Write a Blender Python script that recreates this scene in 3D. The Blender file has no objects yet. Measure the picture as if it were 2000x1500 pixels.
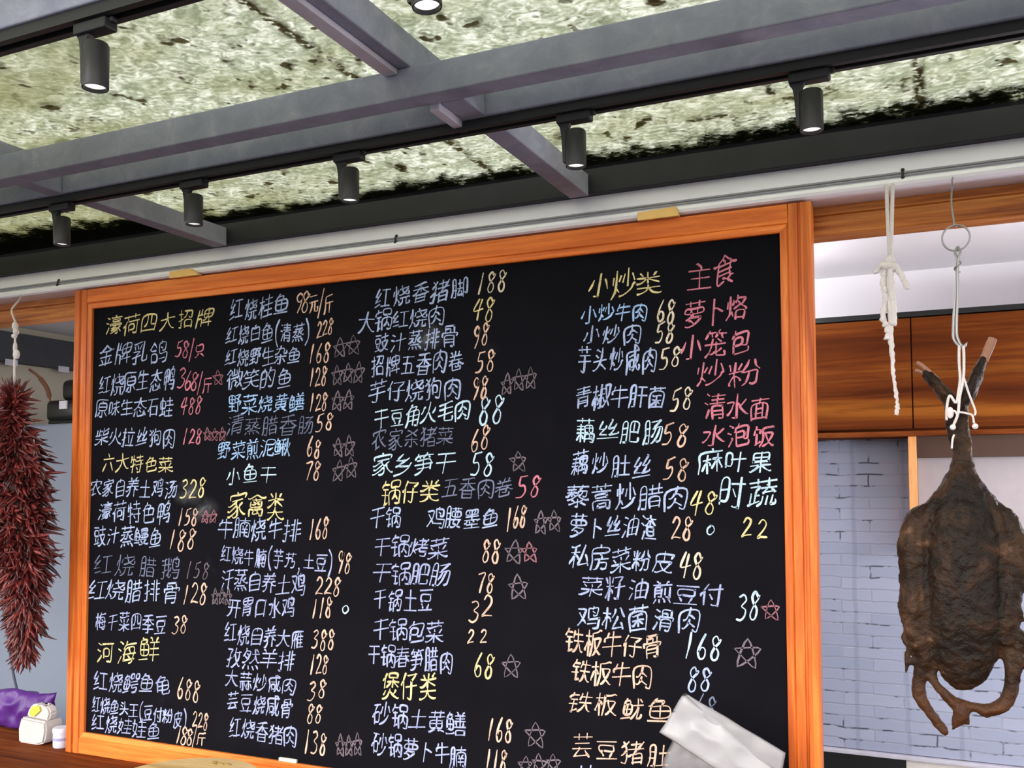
import bpy, bmesh, math, random
from mathutils import Vector, Matrix, noise

# ------------------------------------------------------------------ camera, world, light, exposure
scn = bpy.context.scene
COL = scn.collection
cam_d = bpy.data.cameras.new('camera')
cam_d.sensor_width = 36.0
cam_d.lens = 1857.1 / 2000 * 36.0
cam_d.shift_x = 0.0021
cam_d.shift_y = 0.0513
cam_d.clip_start = 0.01
cam = bpy.data.objects.new('camera', cam_d)
COL.objects.link(cam)
cam.matrix_world = Matrix(((0.908092, 0.023869, 0.418091, 2.678),
                           (0.418762, -0.045193, -0.906971, -2.285482),
                           (-0.002754, 0.998693, -0.051035, 1.7),
                           (0, 0, 0, 1)))
scn.camera = cam
scn.view_settings.view_transform = 'Standard'
scn.view_settings.look = 'None'
scn.view_settings.gamma = 1.0
scn.view_settings.use_curve_mapping = False
scn.view_settings.exposure = 0.3

w = bpy.data.worlds.new('overcast_sky')
scn.world = w
w.use_nodes = True
wt = w.node_tree
bg = wt.nodes['Background']
w_co = wt.nodes.new('ShaderNodeTexCoord'); w_sep = wt.nodes.new('ShaderNodeSeparateXYZ'); w_ramp = wt.nodes.new('ShaderNodeValToRGB')
wt.links.new(w_co.outputs['Generated'], w_sep.inputs[0]); wt.links.new(w_sep.outputs[2], w_ramp.inputs[0]); w_back = wt.nodes.new('ShaderNodeMapRange'); w_back.interpolation_type = 'SMOOTHSTEP'      # darker towards the building side
for _i, _v in enumerate((-0.35, 0.45, 1.0, 0.26)): w_back.inputs[_i + 1].default_value = _v
w_mul = wt.nodes.new('ShaderNodeVectorMath'); w_mul.operation = 'SCALE'
wt.links.new(w_sep.outputs[1], w_back.inputs[0]); wt.links.new(w_ramp.outputs[0], w_mul.inputs[0])
wt.links.new(w_back.outputs[0], w_mul.inputs['Scale']); wt.links.new(w_mul.outputs[0], bg.inputs[0])
w_ramp.color_ramp.elements[0].position = 0.05; w_ramp.color_ramp.elements[0].color = (1.0, 0.98, 0.98, 1)      # pale haze above the street
w_ramp.color_ramp.elements[1].position = 0.75; w_ramp.color_ramp.elements[1].color = (0.50, 0.515, 0.54, 1)
bg.inputs[1].default_value = 5.0

# low veiled sun behind the photographer
sun_d = bpy.data.lights.new('veiled_sun', 'SUN')
sun_d.energy = 1.6; sun_d.angle = math.radians(28); sun_d.color = (1.0, 0.95, 0.90)
sun = bpy.data.objects.new('veiled_sun', sun_d)
sun.rotation_euler = Vector((0.30, 1.0, -0.42)).to_track_quat('-Z', 'Y').to_euler()
COL.objects.link(sun)

def fill_light(name, loc, power, col):
    d = bpy.data.lights.new(name, 'POINT')
    d.shadow_soft_size = 0.12; d.energy = power; d.color = col
    o = bpy.data.objects.new(name, d); o.location = loc
    COL.objects.link(o)
    return o
# unseen point lights added to brighten the room behind the board
fill_light('room_fill_light', (3.40, 0.55, 1.75), 20, (0.95, 0.95, 1.0))
fill_light('room_fill_light', (1.30, 0.75, 2.05), 13, (0.98, 0.95, 0.96))
fill_light('room_fill_light', (2.05, 0.95, 2.36), 7, (0.96, 0.95, 1.0))
fill_light('room_fill_light', (-0.20, 0.40, 2.20), 5, (0.98, 0.95, 0.94))

rnd = random.Random(7)
PI = math.pi

# ------------------------------------------------------------------ object helpers
def wloc(o):
    v = Vector((0, 0, 0))
    while o is not None:
        v += Vector(o.location); o = o.parent
    return v

def tag(o, label=None, cat=None, group=None, kind=None):
    if label: o['label'] = label
    if cat: o['category'] = cat
    if group: o['group'] = group
    if kind: o['kind'] = kind
    return o

def thing(name, label, cat, loc, group=None):
    o = bpy.data.objects.new(name, None)
    o.empty_display_size = 0.05
    o.location = loc
    COL.objects.link(o)
    return tag(o, label, cat, group)

def finish(bm, name, mat, parent=None, origin=None, smooth=False, local=False):
    """bm holds world coordinates (or parent-local ones when local)"""
    me = bpy.data.meshes.new(name)
    off = Vector((0, 0, 0))
    if parent is not None and not local:
        off = wloc(parent)
    elif origin is not None:
        off = Vector(origin)
    if off.length:
        for v in bm.verts: v.co -= off
    bmesh.ops.recalc_face_normals(bm, faces=bm.faces[:])
    bm.to_mesh(me); bm.free()
    for m in (mat if isinstance(mat, (list, tuple)) else [mat]): me.materials.append(m)
    if smooth:
        for p in me.polygons: p.use_smooth = True
    o = bpy.data.objects.new(name, me)
    COL.objects.link(o)
    if parent is not None: o.parent = parent
    elif origin is not None: o.location = origin
    return o

def auto_smooth(o, ang=40):
    me = o.data
    bm = bmesh.new(); bm.from_mesh(me)
    for e in bm.edges:
        if len(e.link_faces) == 2:
            e.smooth = e.calc_face_angle(0) < math.radians(ang)
    bm.to_mesh(me); bm.free()
    for p in me.polygons: p.use_smooth = True
    return o

def box(bm, x0, x1, y0, y1, z0, z1, bev=0.0, seg=2):
    vs = [bm.verts.new((x, y, z)) for x in (x0, x1) for y in (y0, y1) for z in (z0, z1)]
    idx = ((0, 1, 3, 2), (4, 6, 7, 5), (0, 4, 5, 1), (2, 3, 7, 6), (0, 2, 6, 4), (1, 5, 7, 3))
    fs = [bm.faces.new([vs[i] for i in f]) for f in idx]
    if bev > 0:
        es = list({e for f in fs for e in f.edges})
        bmesh.ops.bevel(bm, geom=es, offset=bev, segments=seg, affect='EDGES', profile=0.5)
    return vs

def prism(bm, pts, h0, h1, axis='y'):
    """closed polygon pts (a,b) swept along an axis"""
    def P(a, b, h):
        return {'y': (a, h, b), 'z': (a, b, h), 'x': (h, a, b)}[axis]
    A = [bm.verts.new(P(a, b, h0)) for a, b in pts]
    B = [bm.verts.new(P(a, b, h1)) for a, b in pts]
    n = len(pts)
    for i in range(n):
        bm.faces.new((A[i], A[(i + 1) % n], B[(i + 1) % n], B[i]))
    bm.faces.new(A[::-1]); bm.faces.new(B)

def frames(pts):
    out = []
    n = len(pts)
    up = None
    for i in range(n):
        d = (pts[min(i + 1, n - 1)] - pts[max(i - 1, 0)])
        d = d.normalized() if d.length > 1e-9 else Vector((0, 0, 1))
        if up is None:
            up = Vector((0, 0, 1)) if abs(d.z) < 0.9 else Vector((0, 1, 0))
        a = d.cross(up)
        if a.length < 1e-6: a = d.cross(Vector((1, 0, 0)))
        a.normalize()
        b = a.cross(d).normalized()
        up = b
        out.append((a, b))
    return out

def tube(bm, pts, rad, seg=8, cap=True, flat=1.0, closed=False):
    pts = [Vector(p) for p in pts]
    if not isinstance(rad, (list, tuple)): rad = [rad] * len(pts)
    fr = frames(pts)
    rings = []
    for p, r, (a, b) in zip(pts, rad, fr):
        rings.append([bm.verts.new(p + a * (r * math.cos(2 * PI * k / seg)) + b * (r * flat * math.sin(2 * PI * k / seg))) for k in range(seg)])
    m = len(rings)
    for i in range(m if closed else m - 1):
        R0, R1 = rings[i], rings[(i + 1) % m]
        for k in range(seg):
            bm.faces.new((R0[k], R0[(k + 1) % seg], R1[(k + 1) % seg], R1[k]))
    if cap and not closed:
        bm.faces.new(rings[0][::-1]); bm.faces.new(rings[-1])

def smooth_path(pts, n=6):
    P = [Vector(p) for p in pts]
    if len(P) < 3: return P
    Q = [P[0] * 2 - P[1]] + P + [P[-1] * 2 - P[-2]]
    out = []
    for i in range(1, len(Q) - 2):
        p0, p1, p2, p3 = Q[i - 1:i + 3]
        for k in range(n):
            t = k / n
            out.append(0.5 * ((2 * p1) + (p2 - p0) * t + (2 * p0 - 5 * p1 + 4 * p2 - p3) * t * t + (3 * p1 - p0 - 3 * p2 + p3) * t ** 3))
    out.append(P[-1])
    return out

def lathe(bm, prof, cx, cy, seg=32):
    """prof: (r, z) from bottom to top; r=0 closes"""
    rings = []
    for r, z in prof:
        if r < 1e-6: rings.append([bm.verts.new((cx, cy, z))])
        else: rings.append([bm.verts.new((cx + r * math.cos(2 * PI * k / seg), cy + r * math.sin(2 * PI * k / seg), z)) for k in range(seg)])
    for A, B in zip(rings, rings[1:]):
        for k in range(seg):
            a0, a1 = A[k % len(A)], A[(k + 1) % len(A)]
            b0, b1 = B[k % len(B)], B[(k + 1) % len(B)]
            f = []
            for v in (a0, a1, b1, b0):
                if v not in f: f.append(v)
            if len(f) > 2: bm.faces.new(f)

def ellipsoid(bm, c, r, u=20, v=12):
    m = Matrix.Translation(c) @ Matrix.Diagonal((r[0], r[1], r[2], 1))
    bmesh.ops.create_uvsphere(bm, u_segments=u, v_segments=v, radius=1, matrix=m)

# ------------------------------------------------------------------ material helpers
class NT:
    def __init__(self, name, rough=0.6, metal=0.0, spec=0.3):
        self.m = bpy.data.materials.new(name); self.m.use_nodes = True
        self.t = self.m.node_tree; self.b = self.t.nodes['Principled BSDF']
        self.b.inputs['Roughness'].default_value = rough
        self.b.inputs['Metallic'].default_value = metal
        self.b.inputs['Specular IOR Level'].default_value = spec
        self.tc = None
    def n(self, typ, **kw):
        nd = self.t.nodes.new(typ)
        for k, v in kw.items(): setattr(nd, k, v)
        return nd
    def l(self, a, b): self.t.links.new(a, b)
    def co(self, scale=(1, 1, 1), rot=(0, 0, 0)):
        if self.tc is None: self.tc = self.n('ShaderNodeTexCoord')
        mp = self.n('ShaderNodeMapping')
        mp.inputs['Scale'].default_value = scale
        mp.inputs['Rotation'].default_value = rot
        self.l(self.tc.outputs['Object'], mp.inputs['Vector'])
        return mp.outputs[0]
    def noise(self, scale, detail=3, rough=0.55, vec=None, dist=0.0):
        nd = self.n('ShaderNodeTexNoise')
        nd.inputs['Scale'].default_value = scale; nd.inputs['Detail'].default_value = detail
        nd.inputs['Roughness'].default_value = rough; nd.inputs['Distortion'].default_value = dist
        self.l(vec if vec is not None else self.co(), nd.inputs['Vector'])
        return nd.outputs['Fac']
    def ramp(self, fac, stops):
        nd = self.n('ShaderNodeValToRGB')
        el = nd.color_ramp.elements
        while len(el) > 1: el.remove(el[0])
        el[0].position = stops[0][0]; el[0].color = (*stops[0][1], 1) if len(stops[0][1]) == 3 else stops[0][1]
        for p, c in stops[1:]:
            e = el.new(p); e.color = (*c, 1)
        self.l(fac, nd.inputs[0])
        return nd.outputs[0]
    def step(self, fac, a, b):
        nd = self.n('ShaderNodeMapRange', interpolation_type='SMOOTHSTEP')
        nd.inputs[1].default_value = a; nd.inputs[2].default_value = b
        self.l(fac, nd.inputs[0])
        return nd.outputs[0]
    def math(self, op, a, b=None):
        nd = self.n('ShaderNodeMath', operation=op)
        for i, v in enumerate((a, b)):
            if v is None: continue
            if isinstance(v, (int, float)): nd.inputs[i].default_value = v
            else: self.l(v, nd.inputs[i])
        return nd.outputs[0]
    def mix(self, fac, a, b, typ='MIX'):
        nd = self.n('ShaderNodeMix', data_type='RGBA', blend_type=typ)
        for sock, v in ((nd.inputs[0], fac), (nd.inputs[6], a), (nd.inputs[7], b)):
            if isinstance(v, (int, float)): sock.default_value = v
            elif isinstance(v, tuple): sock.default_value = (*v, 1) if len(v) == 3 else v
            else: self.l(v, sock)
        return nd.outputs[2]
    def color(self, c):
        if isinstance(c, tuple): self.b.inputs['Base Color'].default_value = (*c, 1)
        else: self.l(c, self.b.inputs['Base Color'])
    def bump(self, h, strength=0.3, dist=0.01, to=None):
        nd = self.n('ShaderNodeBump')
        nd.inputs['Strength'].default_value = strength; nd.inputs['Distance'].default_value = dist
        self.l(h, nd.inputs['Height'])
        self.l(nd.outputs[0], (to or self.b).inputs['Normal'])
        return nd.outputs[0]

def plain(name, c, rough=0.6, metal=0.0, var=0.12, scale=30, bump=0.0, spec=0.3):
    t = NT(name, rough, metal, spec)
    f = t.noise(scale)
    t.color(t.mix(f, tuple(x * (1 - var) for x in c), tuple(min(1, x * (1 + var)) for x in c)))
    if bump: t.bump(f, bump)
    return t.m

def wood(name, dark, mid, light, axis='x', rough=0.42, sc=1.0, knots=True, spec=0.35):
    t = NT(name, rough, 0, spec)
    s = {'x': (1.6, 34, 34), 'y': (34, 1.6, 34), 'z': (34, 34, 1.6)}[axis]
    v = t.co(tuple(a * sc for a in s))
    f1 = t.noise(1.3, 4, 0.6, v, 0.6)
    f2 = t.noise(6, 3, 0.6, v, 0.3)
    c = t.ramp(f1, [(0.3, dark), (0.5, mid), (0.68, light)])
    c = t.mix(t.math('MULTIPLY', t.step(f2, 0.52, 0.72), 0.55), c, dark)
    if knots:
        vo = t.n('ShaderNodeTexVoronoi'); vo.inputs['Scale'].default_value = 5.0
        t.l(t.co({'x': (.6, 1, 1), 'y': (1, .6, 1), 'z': (1, 1, .6)}[axis]), vo.inputs['Vector'])
        k = t.step(vo.outputs['Distance'], 0.06, 0.02)
        c = t.mix(t.math('MULTIPLY', k, 0.7), c, tuple(x * 0.35 for x in dark))
    t.color(c)
    t.bump(f2, 0.12, 0.002)
    return t.m

# ------------------------------------------------------------------ materials
def glass_mat():
    t = NT('embossed_glass', 0.35)
    o = t.t.nodes['Material Output']
    v = t.co((1.0, 1.15, 1.0))
    rip = t.noise(31, 1.5, 0.5, v, 1.6)
    fine = t.noise(150, 2, 0.5, t.co(), 0.4)
    h = t.math('ADD', rip, t.math('MULTIPLY', fine, 0.3))
    c = t.ramp(h, [(0.50, (0.43, 0.46, 0.36)), (0.63, (0.63, 0.65, 0.55)), (0.70, (0.72, 0.74, 0.64)), (0.79, (0.96, 0.96, 0.91))])
    # algae film, thicker on the west panes
    sx = t.n('ShaderNodeSeparateXYZ'); t.l(t.co(), sx.inputs[0])
    film = t.noise(3.2, 4, 0.65, t.co((1, 1.4, 1)))
    west = t.step(sx.outputs[0], 1.6, -0.2)
    f = t.math('MULTIPLY', t.step(t.math('ADD', film, t.math('MULTIPLY', west, 0.28)), 0.42, 0.85), 0.85)
    c = t.mix(f, c, t.mix(h, (0.33, 0.34, 0.19), (0.52, 0.52, 0.35)))
    # specks of dirt and dead leaves
    sp = t.noise(19, 2.5, 0.55, t.co((1.0, 0.9, 1.0)), 0.2)
    m1 = t.step(sp, 0.625, 0.685)
    sp2 = t.noise(44, 2, 0.5, t.co((0.9, 0.9, 1)))
    m2 = t.math('MULTIPLY', t.step(sp2, 0.615, 0.69), 0.8)
    patch = t.step(t.noise(2.4, 3, 0.6), 0.40, 0.62)
    m2 = t.math('MULTIPLY', m2, patch)
    # rows of mould along two seams
    seams = None
    for x0 in (1.556, 2.64):
        d = t.math('ABSOLUTE', t.math('SUBTRACT', sx.outputs[0], x0))
        s = t.step(d, 0.018, 0.006)
        s = t.math('MULTIPLY', s, t.step(t.noise(58, 1, 0.5), 0.46, 0.56))
        seams = s if seams is None else t.math('MAXIMUM', seams, s)
    # moss creeping in from the wall side
    edge = t.math('ADD', sx.outputs[1], t.math('MULTIPLY', t.math('SUBTRACT', t.noise(9, 4, 0.7), 0.5), 0.34))
    edge = t.math('ADD', edge, t.math('MULTIPLY', t.math('SUBTRACT', t.noise(45, 3, 0.7), 0.5), 0.30))
    edge = t.math('ADD', edge, t.math('MULTIPLY', t.step(sx.outputs[0], 0.9, -0.2), 0.14))
    moss = t.step(edge, 0.02, 0.085)
    m = t.math('MAXIMUM', t.math('MAXIMUM', m1, m2), t.math('MAXIMUM', seams, moss))
    dirt = t.mix(t.noise(12), (0.035, 0.035, 0.012), (0.14, 0.11, 0.06))
    c = t.mix(m, c, dirt)
    c = t.mix(moss, c, t.mix(t.noise(30), (0.006, 0.008, 0.003), (0.03, 0.034, 0.012)))
    tr = t.n('ShaderNodeBsdfTranslucent'); t.l(c, tr.inputs[0])
    t.l(c, t.b.inputs['Base Color'])
    bp = t.bump(h, 0.5, 0.006)
    t.l(bp, tr.inputs['Normal'])
    mx = t.n('ShaderNodeMixShader'); mx.inputs[0].default_value = 0.40
    t.l(tr.outputs[0], mx.inputs[1]); t.l(t.b.outputs[0], mx.inputs[2])
    tp = t.n('ShaderNodeBsdfTransparent'); t.l(c, tp.inputs[0])
    mt = t.n('ShaderNodeMixShader'); mt.inputs[0].default_value = 0.5
    t.l(mx.outputs[0], mt.inputs[1]); t.l(tp.outputs[0], mt.inputs[2])
    t.l(mt.outputs[0], o.inputs[0])
    return t.m

def galv_mat():
    t = NT('galvanised_steel', 0.7, 0.0, 0.15)
    f = t.noise(13, 5, 0.7, None, 0.6); g = t.noise(70, 3)
    c = t.ramp(f, [(0.3, (0.26, 0.275, 0.37)), (0.55, (0.345, 0.35, 0.455)), (0.75, (0.45, 0.445, 0.56))])
    t.color(t.mix(t.math('MULTIPLY', g, 0.35), c, (0.24, 0.255, 0.30)))
    return t.m

def board_mat():
    t = NT('blackboard_paint', 0.9, 0, 0.05)
    f = t.noise(5, 4, 0.6); s = t.step(t.noise(7, 5, 0.7), 0.60, 0.85)
    c = t.mix(f, (0.003, 0.0028, 0.0042), (0.0068, 0.0062, 0.0088))
    t.color(t.mix(t.math('MULTIPLY', s, 0.35), c, (0.028, 0.03, 0.045)))
    return t.m

def chalk_mat(name, c):
    t = NT(name, 0.9, 0, 0.05)
    f = t.noise(420, 2, 0.6); g = t.noise(22, 2)
    k = t.step(t.math('ADD', f, t.math('MULTIPLY', t.math('SUBTRACT', g, 0.5), 0.5)), 0.30, 0.56)
    t.color(t.mix(k, tuple(x * 0.42 for x in c), c))
    return t.m

def brick_mat():
    t = NT('white_painted_brick', 0.6)
    sw = t.n('ShaderNodeSeparateXYZ'); t.l(t.co(), sw.inputs[0])
    cb = t.n('ShaderNodeCombineXYZ'); t.l(sw.outputs[0], cb.inputs[0]); t.l(sw.outputs[2], cb.inputs[1])
    dv = t.n('ShaderNodeVectorMath', operation='ADD'); t.l(cb.outputs[0], dv.inputs[0])
    nz = t.n('ShaderNodeTexNoise'); nz.inputs['Scale'].default_value = 14; t.l(t.co(), nz.inputs['Vector'])
    sc = t.n('ShaderNodeVectorMath', operation='SCALE'); sc.inputs['Scale'].default_value = 0.014
    t.l(nz.outputs['Color'], sc.inputs[0]); t.l(sc.outputs[0], dv.inputs[1])
    b = t.n('ShaderNodeTexBrick')
    t.l(dv.outputs[0], b.inputs['Vector'])
    b.inputs['Scale'].default_value = 1.0
    b.inputs['Brick Width'].default_value = 0.21; b.inputs['Row Height'].default_value = 0.0425
    b.inputs['Mortar Size'].default_value = 0.0036; b.inputs['Mortar Smooth'].default_value = 0.5
    b.inputs['Color1'].default_value = (0.36, 0.38, 0.49, 1); b.inputs['Color2'].default_value = (0.29, 0.325, 0.43, 1)
    gap = t.step(t.noise(13, 3, 0.6), 0.54, 0.64)
    mo = t.mix(gap, (0.31, 0.32, 0.40), (0.03, 0.032, 0.045))
    t.l(mo, b.inputs['Mortar'])
    base = t.mix(t.math('MULTIPLY', t.noise(6, 4), 0.35), b.outputs['Color'], (0.29, 0.33, 0.43))
    for x0 in (2.352, 2.525, 2.70):        # sheet joints
        sj = t.n('ShaderNodeSeparateXYZ'); t.l(dv.outputs[0], sj.inputs[0])
        d = t.math('ABSOLUTE', t.math('SUBTRACT', sj.outputs[0], x0 + .007))
        base = t.mix(t.math('MULTIPLY', t.step(d, 0.011, 0.004), 0.30), base, (0.15, 0.17, 0.24))
    t.color(base)
    t.bump(t.math('SUBTRACT', t.math('MULTIPLY', t.noise(90), 0.3), b.outputs['Fac']), 0.4, 0.004)
    return t.m

M = {}
M['glass'] = glass_mat()
M['galv'] = galv_mat()
M['dark_steel'] = plain('near_black_steel', (0.021, 0.021, 0.029), 0.55, 0.1, 0.3, 12)  # near-black tone of the wall plate and the plate above it
M['black'] = plain('black_powder_coat', (0.022, 0.022, 0.024), 0.5, 0.0, 0.15)
M['lamp'] = plain('charcoal_lamp_body', (0.030, 0.029, 0.029), 0.42, 0.2, 0.1)
M['lens'] = plain('lit_lamp_lens', (0.85, 0.85, 0.85), 0.3, 0.0, 0.05)
_b = M['lens'].node_tree.nodes['Principled BSDF']
_b.inputs['Emission Color'].default_value = (1.0, 0.97, 0.95, 1); _b.inputs['Emission Strength'].default_value = 0.75
M['trunk'] = plain('lilac_grey_trunking', (0.62, 0.58, 0.68), 0.5)
M['white_wall'] = plain('white_fascia_paint', (0.88, 0.85, 0.94), 0.6, 0, 0.06, 8)
M['white_lip'] = plain('white_gloss_lip', (0.90, 0.88, 0.95), 0.4, 0, 0.04, 8)
M['soffit'] = plain('interior_white', (0.84, 0.82, 0.84), 0.7, 0, 0.05, 4)
M['grey_line'] = plain('grey_cable_sheath', (0.30, 0.30, 0.32), 0.5)
M['wood_x'] = wood('orange_varnished_wood_rail', (0.50, 0.095, 0.014), (0.72, 0.165, 0.026), (0.84, 0.24, 0.045), 'x', spec=0.2)
M['wood_z'] = wood('orange_varnished_wood_stile', (0.33, 0.062, 0.010), (0.54, 0.118, 0.018), (0.68, 0.20, 0.035), 'z', spec=0.2)
M['lintel'] = wood('brown_varnished_wood', (0.20, 0.052, 0.013), (0.42, 0.135, 0.030), (0.56, 0.22, 0.055), 'x', spec=0.15)
M['cabinet'] = wood('dark_cabinet_wood', (0.040, 0.008, 0.0025), (0.115, 0.027, 0.005), (0.24, 0.076, 0.011), 'x', rough=0.7, sc=0.28, knots=False, spec=0.06)
M['batten'] = wood('light_batten_wood', (0.50, 0.20, 0.06), (0.66, 0.29, 0.09), (0.74, 0.36, 0.13), 'z', knots=False)
M['counter'] = wood('red_brown_counter_wood', (0.07, 0.015, 0.004), (0.15, 0.036, 0.008), (0.22, 0.062, 0.014), 'x', rough=0.7, spec=0.05)
M['wedge'] = plain('yellow_raw_wood', (0.85, 0.52, 0.18), 0.7, 0, 0.1, 40)
M['board'] = board_mat()
M['brick'] = brick_mat()
M['recess_brown'] = plain('dark_recess_brown', (0.055, 0.025, 0.014), 0.6)  # dark brown for the painted recess shade and the chili core
M['panel'] = plain('grey_pink_panel', (0.36, 0.32, 0.33), 0.6, 0, 0.08)
M['black_gloss'] = plain('black_plastic', (0.012, 0.013, 0.012), 0.35)
M['fridge'] = plain('pale_blue_grey_enamel', (0.175, 0.20, 0.25), 0.6, 0, 0.06, 5, spec=0.1)
M['beige'] = plain('beige_wall', (0.42, 0.39, 0.31), 0.7, 0, 0.06, 5)
M['slate'] = plain('slate_beam', (0.045, 0.050, 0.058), 0.6, 0, 0.2, 10)
M['cream'] = plain('cream_panel', (0.66, 0.61, 0.56), 0.6)
M['white'] = plain('white_plastic', (0.55, 0.53, 0.60), 0.4)
M['lilac'] = plain('lilac_band', (0.28, 0.26, 0.42), 0.45)
M['floor'] = plain('grey_paving', (0.035, 0.034, 0.034), 0.8, 0, 0.25, 6, 0.2)
M['string'] = plain('white_cotton_string', (0.66, 0.60, 0.58), 0.9, 0, 0.1, 300, 0.4)
M['steel'] = plain('bright_steel', (0.30, 0.29, 0.29), 0.4, 0.6, 0.08)
M['purple'] = plain('purple_plastic_film', (0.070, 0.016, 0.150), 0.4, 0, 0.3, 14, 0.3)
M['bag_white'] = plain('white_paper_bag', (0.46, 0.42, 0.40), 0.7, 0, 0.1, 20, 0.2)
M['yellow'] = plain('yellow_label', (0.52, 0.45, 0.05), 0.5)
M['gourd'] = plain('pale_yellow_rind', (0.62, 0.50, 0.24), 0.6, 0, 0.2)
M['twig'] = plain('brown_twig', (0.16, 0.07, 0.035), 0.8)
M['cord'] = plain('dark_cord', (0.035, 0.04, 0.06), 0.5)
M['bamboo'] = wood('tan_bamboo', (0.50, 0.30, 0.11), (0.66, 0.44, 0.19), (0.74, 0.52, 0.26), 'x', knots=False)
M['bamboo_stain'] = plain('olive_stain', (0.30, 0.20, 0.06), 0.7)

def chili_mat():
    t = NT('dried_red_chili', 0.38, 0, 0.5)
    oi = t.n('ShaderNodeObjectInfo')
    f = t.noise(28, 3, 0.6)
    geo = t.n('ShaderNodeNewGeometry')
    r = t.math('ADD', t.math('MULTIPLY', geo.outputs['Random Per Island'], 0.5), t.math('MULTIPLY', f, 0.55))
    t.color(t.ramp(r, [(0.2, (0.013, 0.003, 0.0025)), (0.5, (0.075, 0.0085, 0.008)), (0.72, (0.17, 0.022, 0.02)), (0.9, (0.30, 0.08, 0.055))]))
    return t.m
M['chili'] = chili_mat()

def goose_mat():
    t = NT('cured_poultry_skin', 0.55, 0, 0.15)
    f = t.noise(15, 5, 0.65, None, 0.5); g = t.noise(55, 3, 0.6)
    c = t.ramp(f, [(0.32, (0.0035, 0.002, 0.0013)), (0.50, (0.0095, 0.005, 0.0026)), (0.62, (0.028, 0.0125, 0.0058)), (0.76, (0.085, 0.040, 0.022))])
    c = t.mix(t.math('MULTIPLY', g, 0.5), c, (0.010, 0.0055, 0.003))
    # browner skin round the dark breast, reddish shanks below it
    sx = t.n('ShaderNodeSeparateXYZ'); t.l(t.co(), sx.inputs[0])
    ex = t.math('DIVIDE', sx.outputs[0], 0.074); ez = t.math('DIVIDE', t.math('SUBTRACT', sx.outputs[2], 0.305), 0.225)
    rr = t.math('SQRT', t.math('ADD', t.math('MULTIPLY', ex, ex), t.math('MULTIPLY', ez, ez)))
    rr = t.math('ADD', rr, t.math('MULTIPLY', t.math('SUBTRACT', t.noise(30, 3), 0.5), 0.35))
    side = t.step(rr, 0.92, 1.06)
    brown = t.ramp(f, [(0.30, (0.0045, 0.0024, 0.0013)), (0.48, (0.0165, 0.0075, 0.0035)), (0.62, (0.040, 0.0185, 0.0085)), (0.76, (0.125, 0.066, 0.038))])
    c = t.mix(side, c, brown)
    low = t.step(sx.outputs[2], 0.13, 0.06)
    c = t.mix(t.math('MULTIPLY', low, 0.6), c, t.mix(g, (0.025, 0.009, 0.004), (0.11, 0.040, 0.014)))
    t.color(c)
    t.bump(t.math('ADD', f, t.math('MULTIPLY', g, 0.6)), 0.9, 0.010)
    return t.m
M['goose'] = goose_mat()
M['beak'] = plain('pinkish_dried_beak', (0.26, 0.125, 0.08), 0.6, 0, 0.3, 60, 0.3)

def film_mat(name, thin):
    t = NT(name, 0.3, 0, 0.5)
    o = t.t.nodes['Material Output']
    f = t.noise(16, 4, 0.6, None, 0.5)
    c = t.mix(f, (0.36, 0.35, 0.36), (0.60, 0.58, 0.59))
    t.color(c)
    tl = t.n('ShaderNodeBsdfTranslucent'); t.l(c, tl.inputs[0])
    m1 = t.n('ShaderNodeMixShader'); m1.inputs[0].default_value = 0.35
    t.l(t.b.outputs[0], m1.inputs[1]); t.l(tl.outputs[0], m1.inputs[2])
    tp = t.n('ShaderNodeBsdfTransparent')
    m2 = t.n('ShaderNodeMixShader')
    t.l(t.math('ADD', t.math('MULTIPLY', f, 0.30), thin), m2.inputs[0])
    t.l(m1.outputs[0], m2.inputs[1]); t.l(tp.outputs[0], m2.inputs[2])
    t.l(m2.outputs[0], o.inputs[0])
    t.bump(f, 0.3, 0.01)
    return t.m
M['film'] = film_mat('frosted_plastic_film', 0.02)
M['film_thin'] = film_mat('thin_frosted_film', 0.30)
M['film_body'] = film_mat('creased_frosted_film', 0.42)

def struct(name, bm, mat, label=None):
    o = finish(bm, name, mat)
    tag(o, label, None, None, 'structure')
    return o

# ------------------------------------------------------------------ setting: ground, walls, roof glass
bm = bmesh.new(); box(bm, -60, 60, -80, 20, -0.1, 0.0); struct('floor', bm, M['floor'])

bm = bmesh.new()            # white front wall above the openings
box(bm, -6, 9, 0.013, 0.20, 2.394, 2.447)
box(bm, -6, -1.9, 0.028, 0.20, 0, 2.398); box(bm, 3.7, 9, 0.028, 0.20, 0, 2.398)
struct('wall_front', bm, M['white_wall'])
bm = bmesh.new(); box(bm, -1.895, 3.695, 0.06, 0.16, 0, 0.7805); struct('wall_front', bm, M['white_wall'])
bm = bmesh.new()            # rounded white lip at the foot of the fascia
pr = [(0.0915, 2.370), (0.011, 2.370), (0.004, 2.374), (0.001, 2.381), (0.004, 2.389), (0.013, 2.394), (0.0915, 2.394)]
prism(bm, pr, -6, 9, 'x'); struct('trim_1', bm, M['white_lip'])
bm = bmesh.new()            # brown wood lintel behind the lip, moulded in two steps
pr = [(0.150, 2.394), (0.092, 2.394), (0.092, 2.352), (0.078, 2.350), (0.078, 2.346), (0.086, 2.344), (0.086, 2.331), (0.080, 2.329), (0.080, 2.300), (0.083, 2.297), (0.150, 2.297)]
prism(bm, pr, -1.9, 3.7, 'x'); struct('trim_2', bm, M['lintel'])
bm = bmesh.new(); box(bm, -1.7, 3.9, 0.20, 1.6, 2.488, 2.52); struct('ceiling', bm, M['soffit'])
bm = bmesh.new(); box(bm, -1.9, 3.9, 1.5, 1.6, 0, 2.488); struct('wall_back', bm, [M['soffit']])
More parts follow.
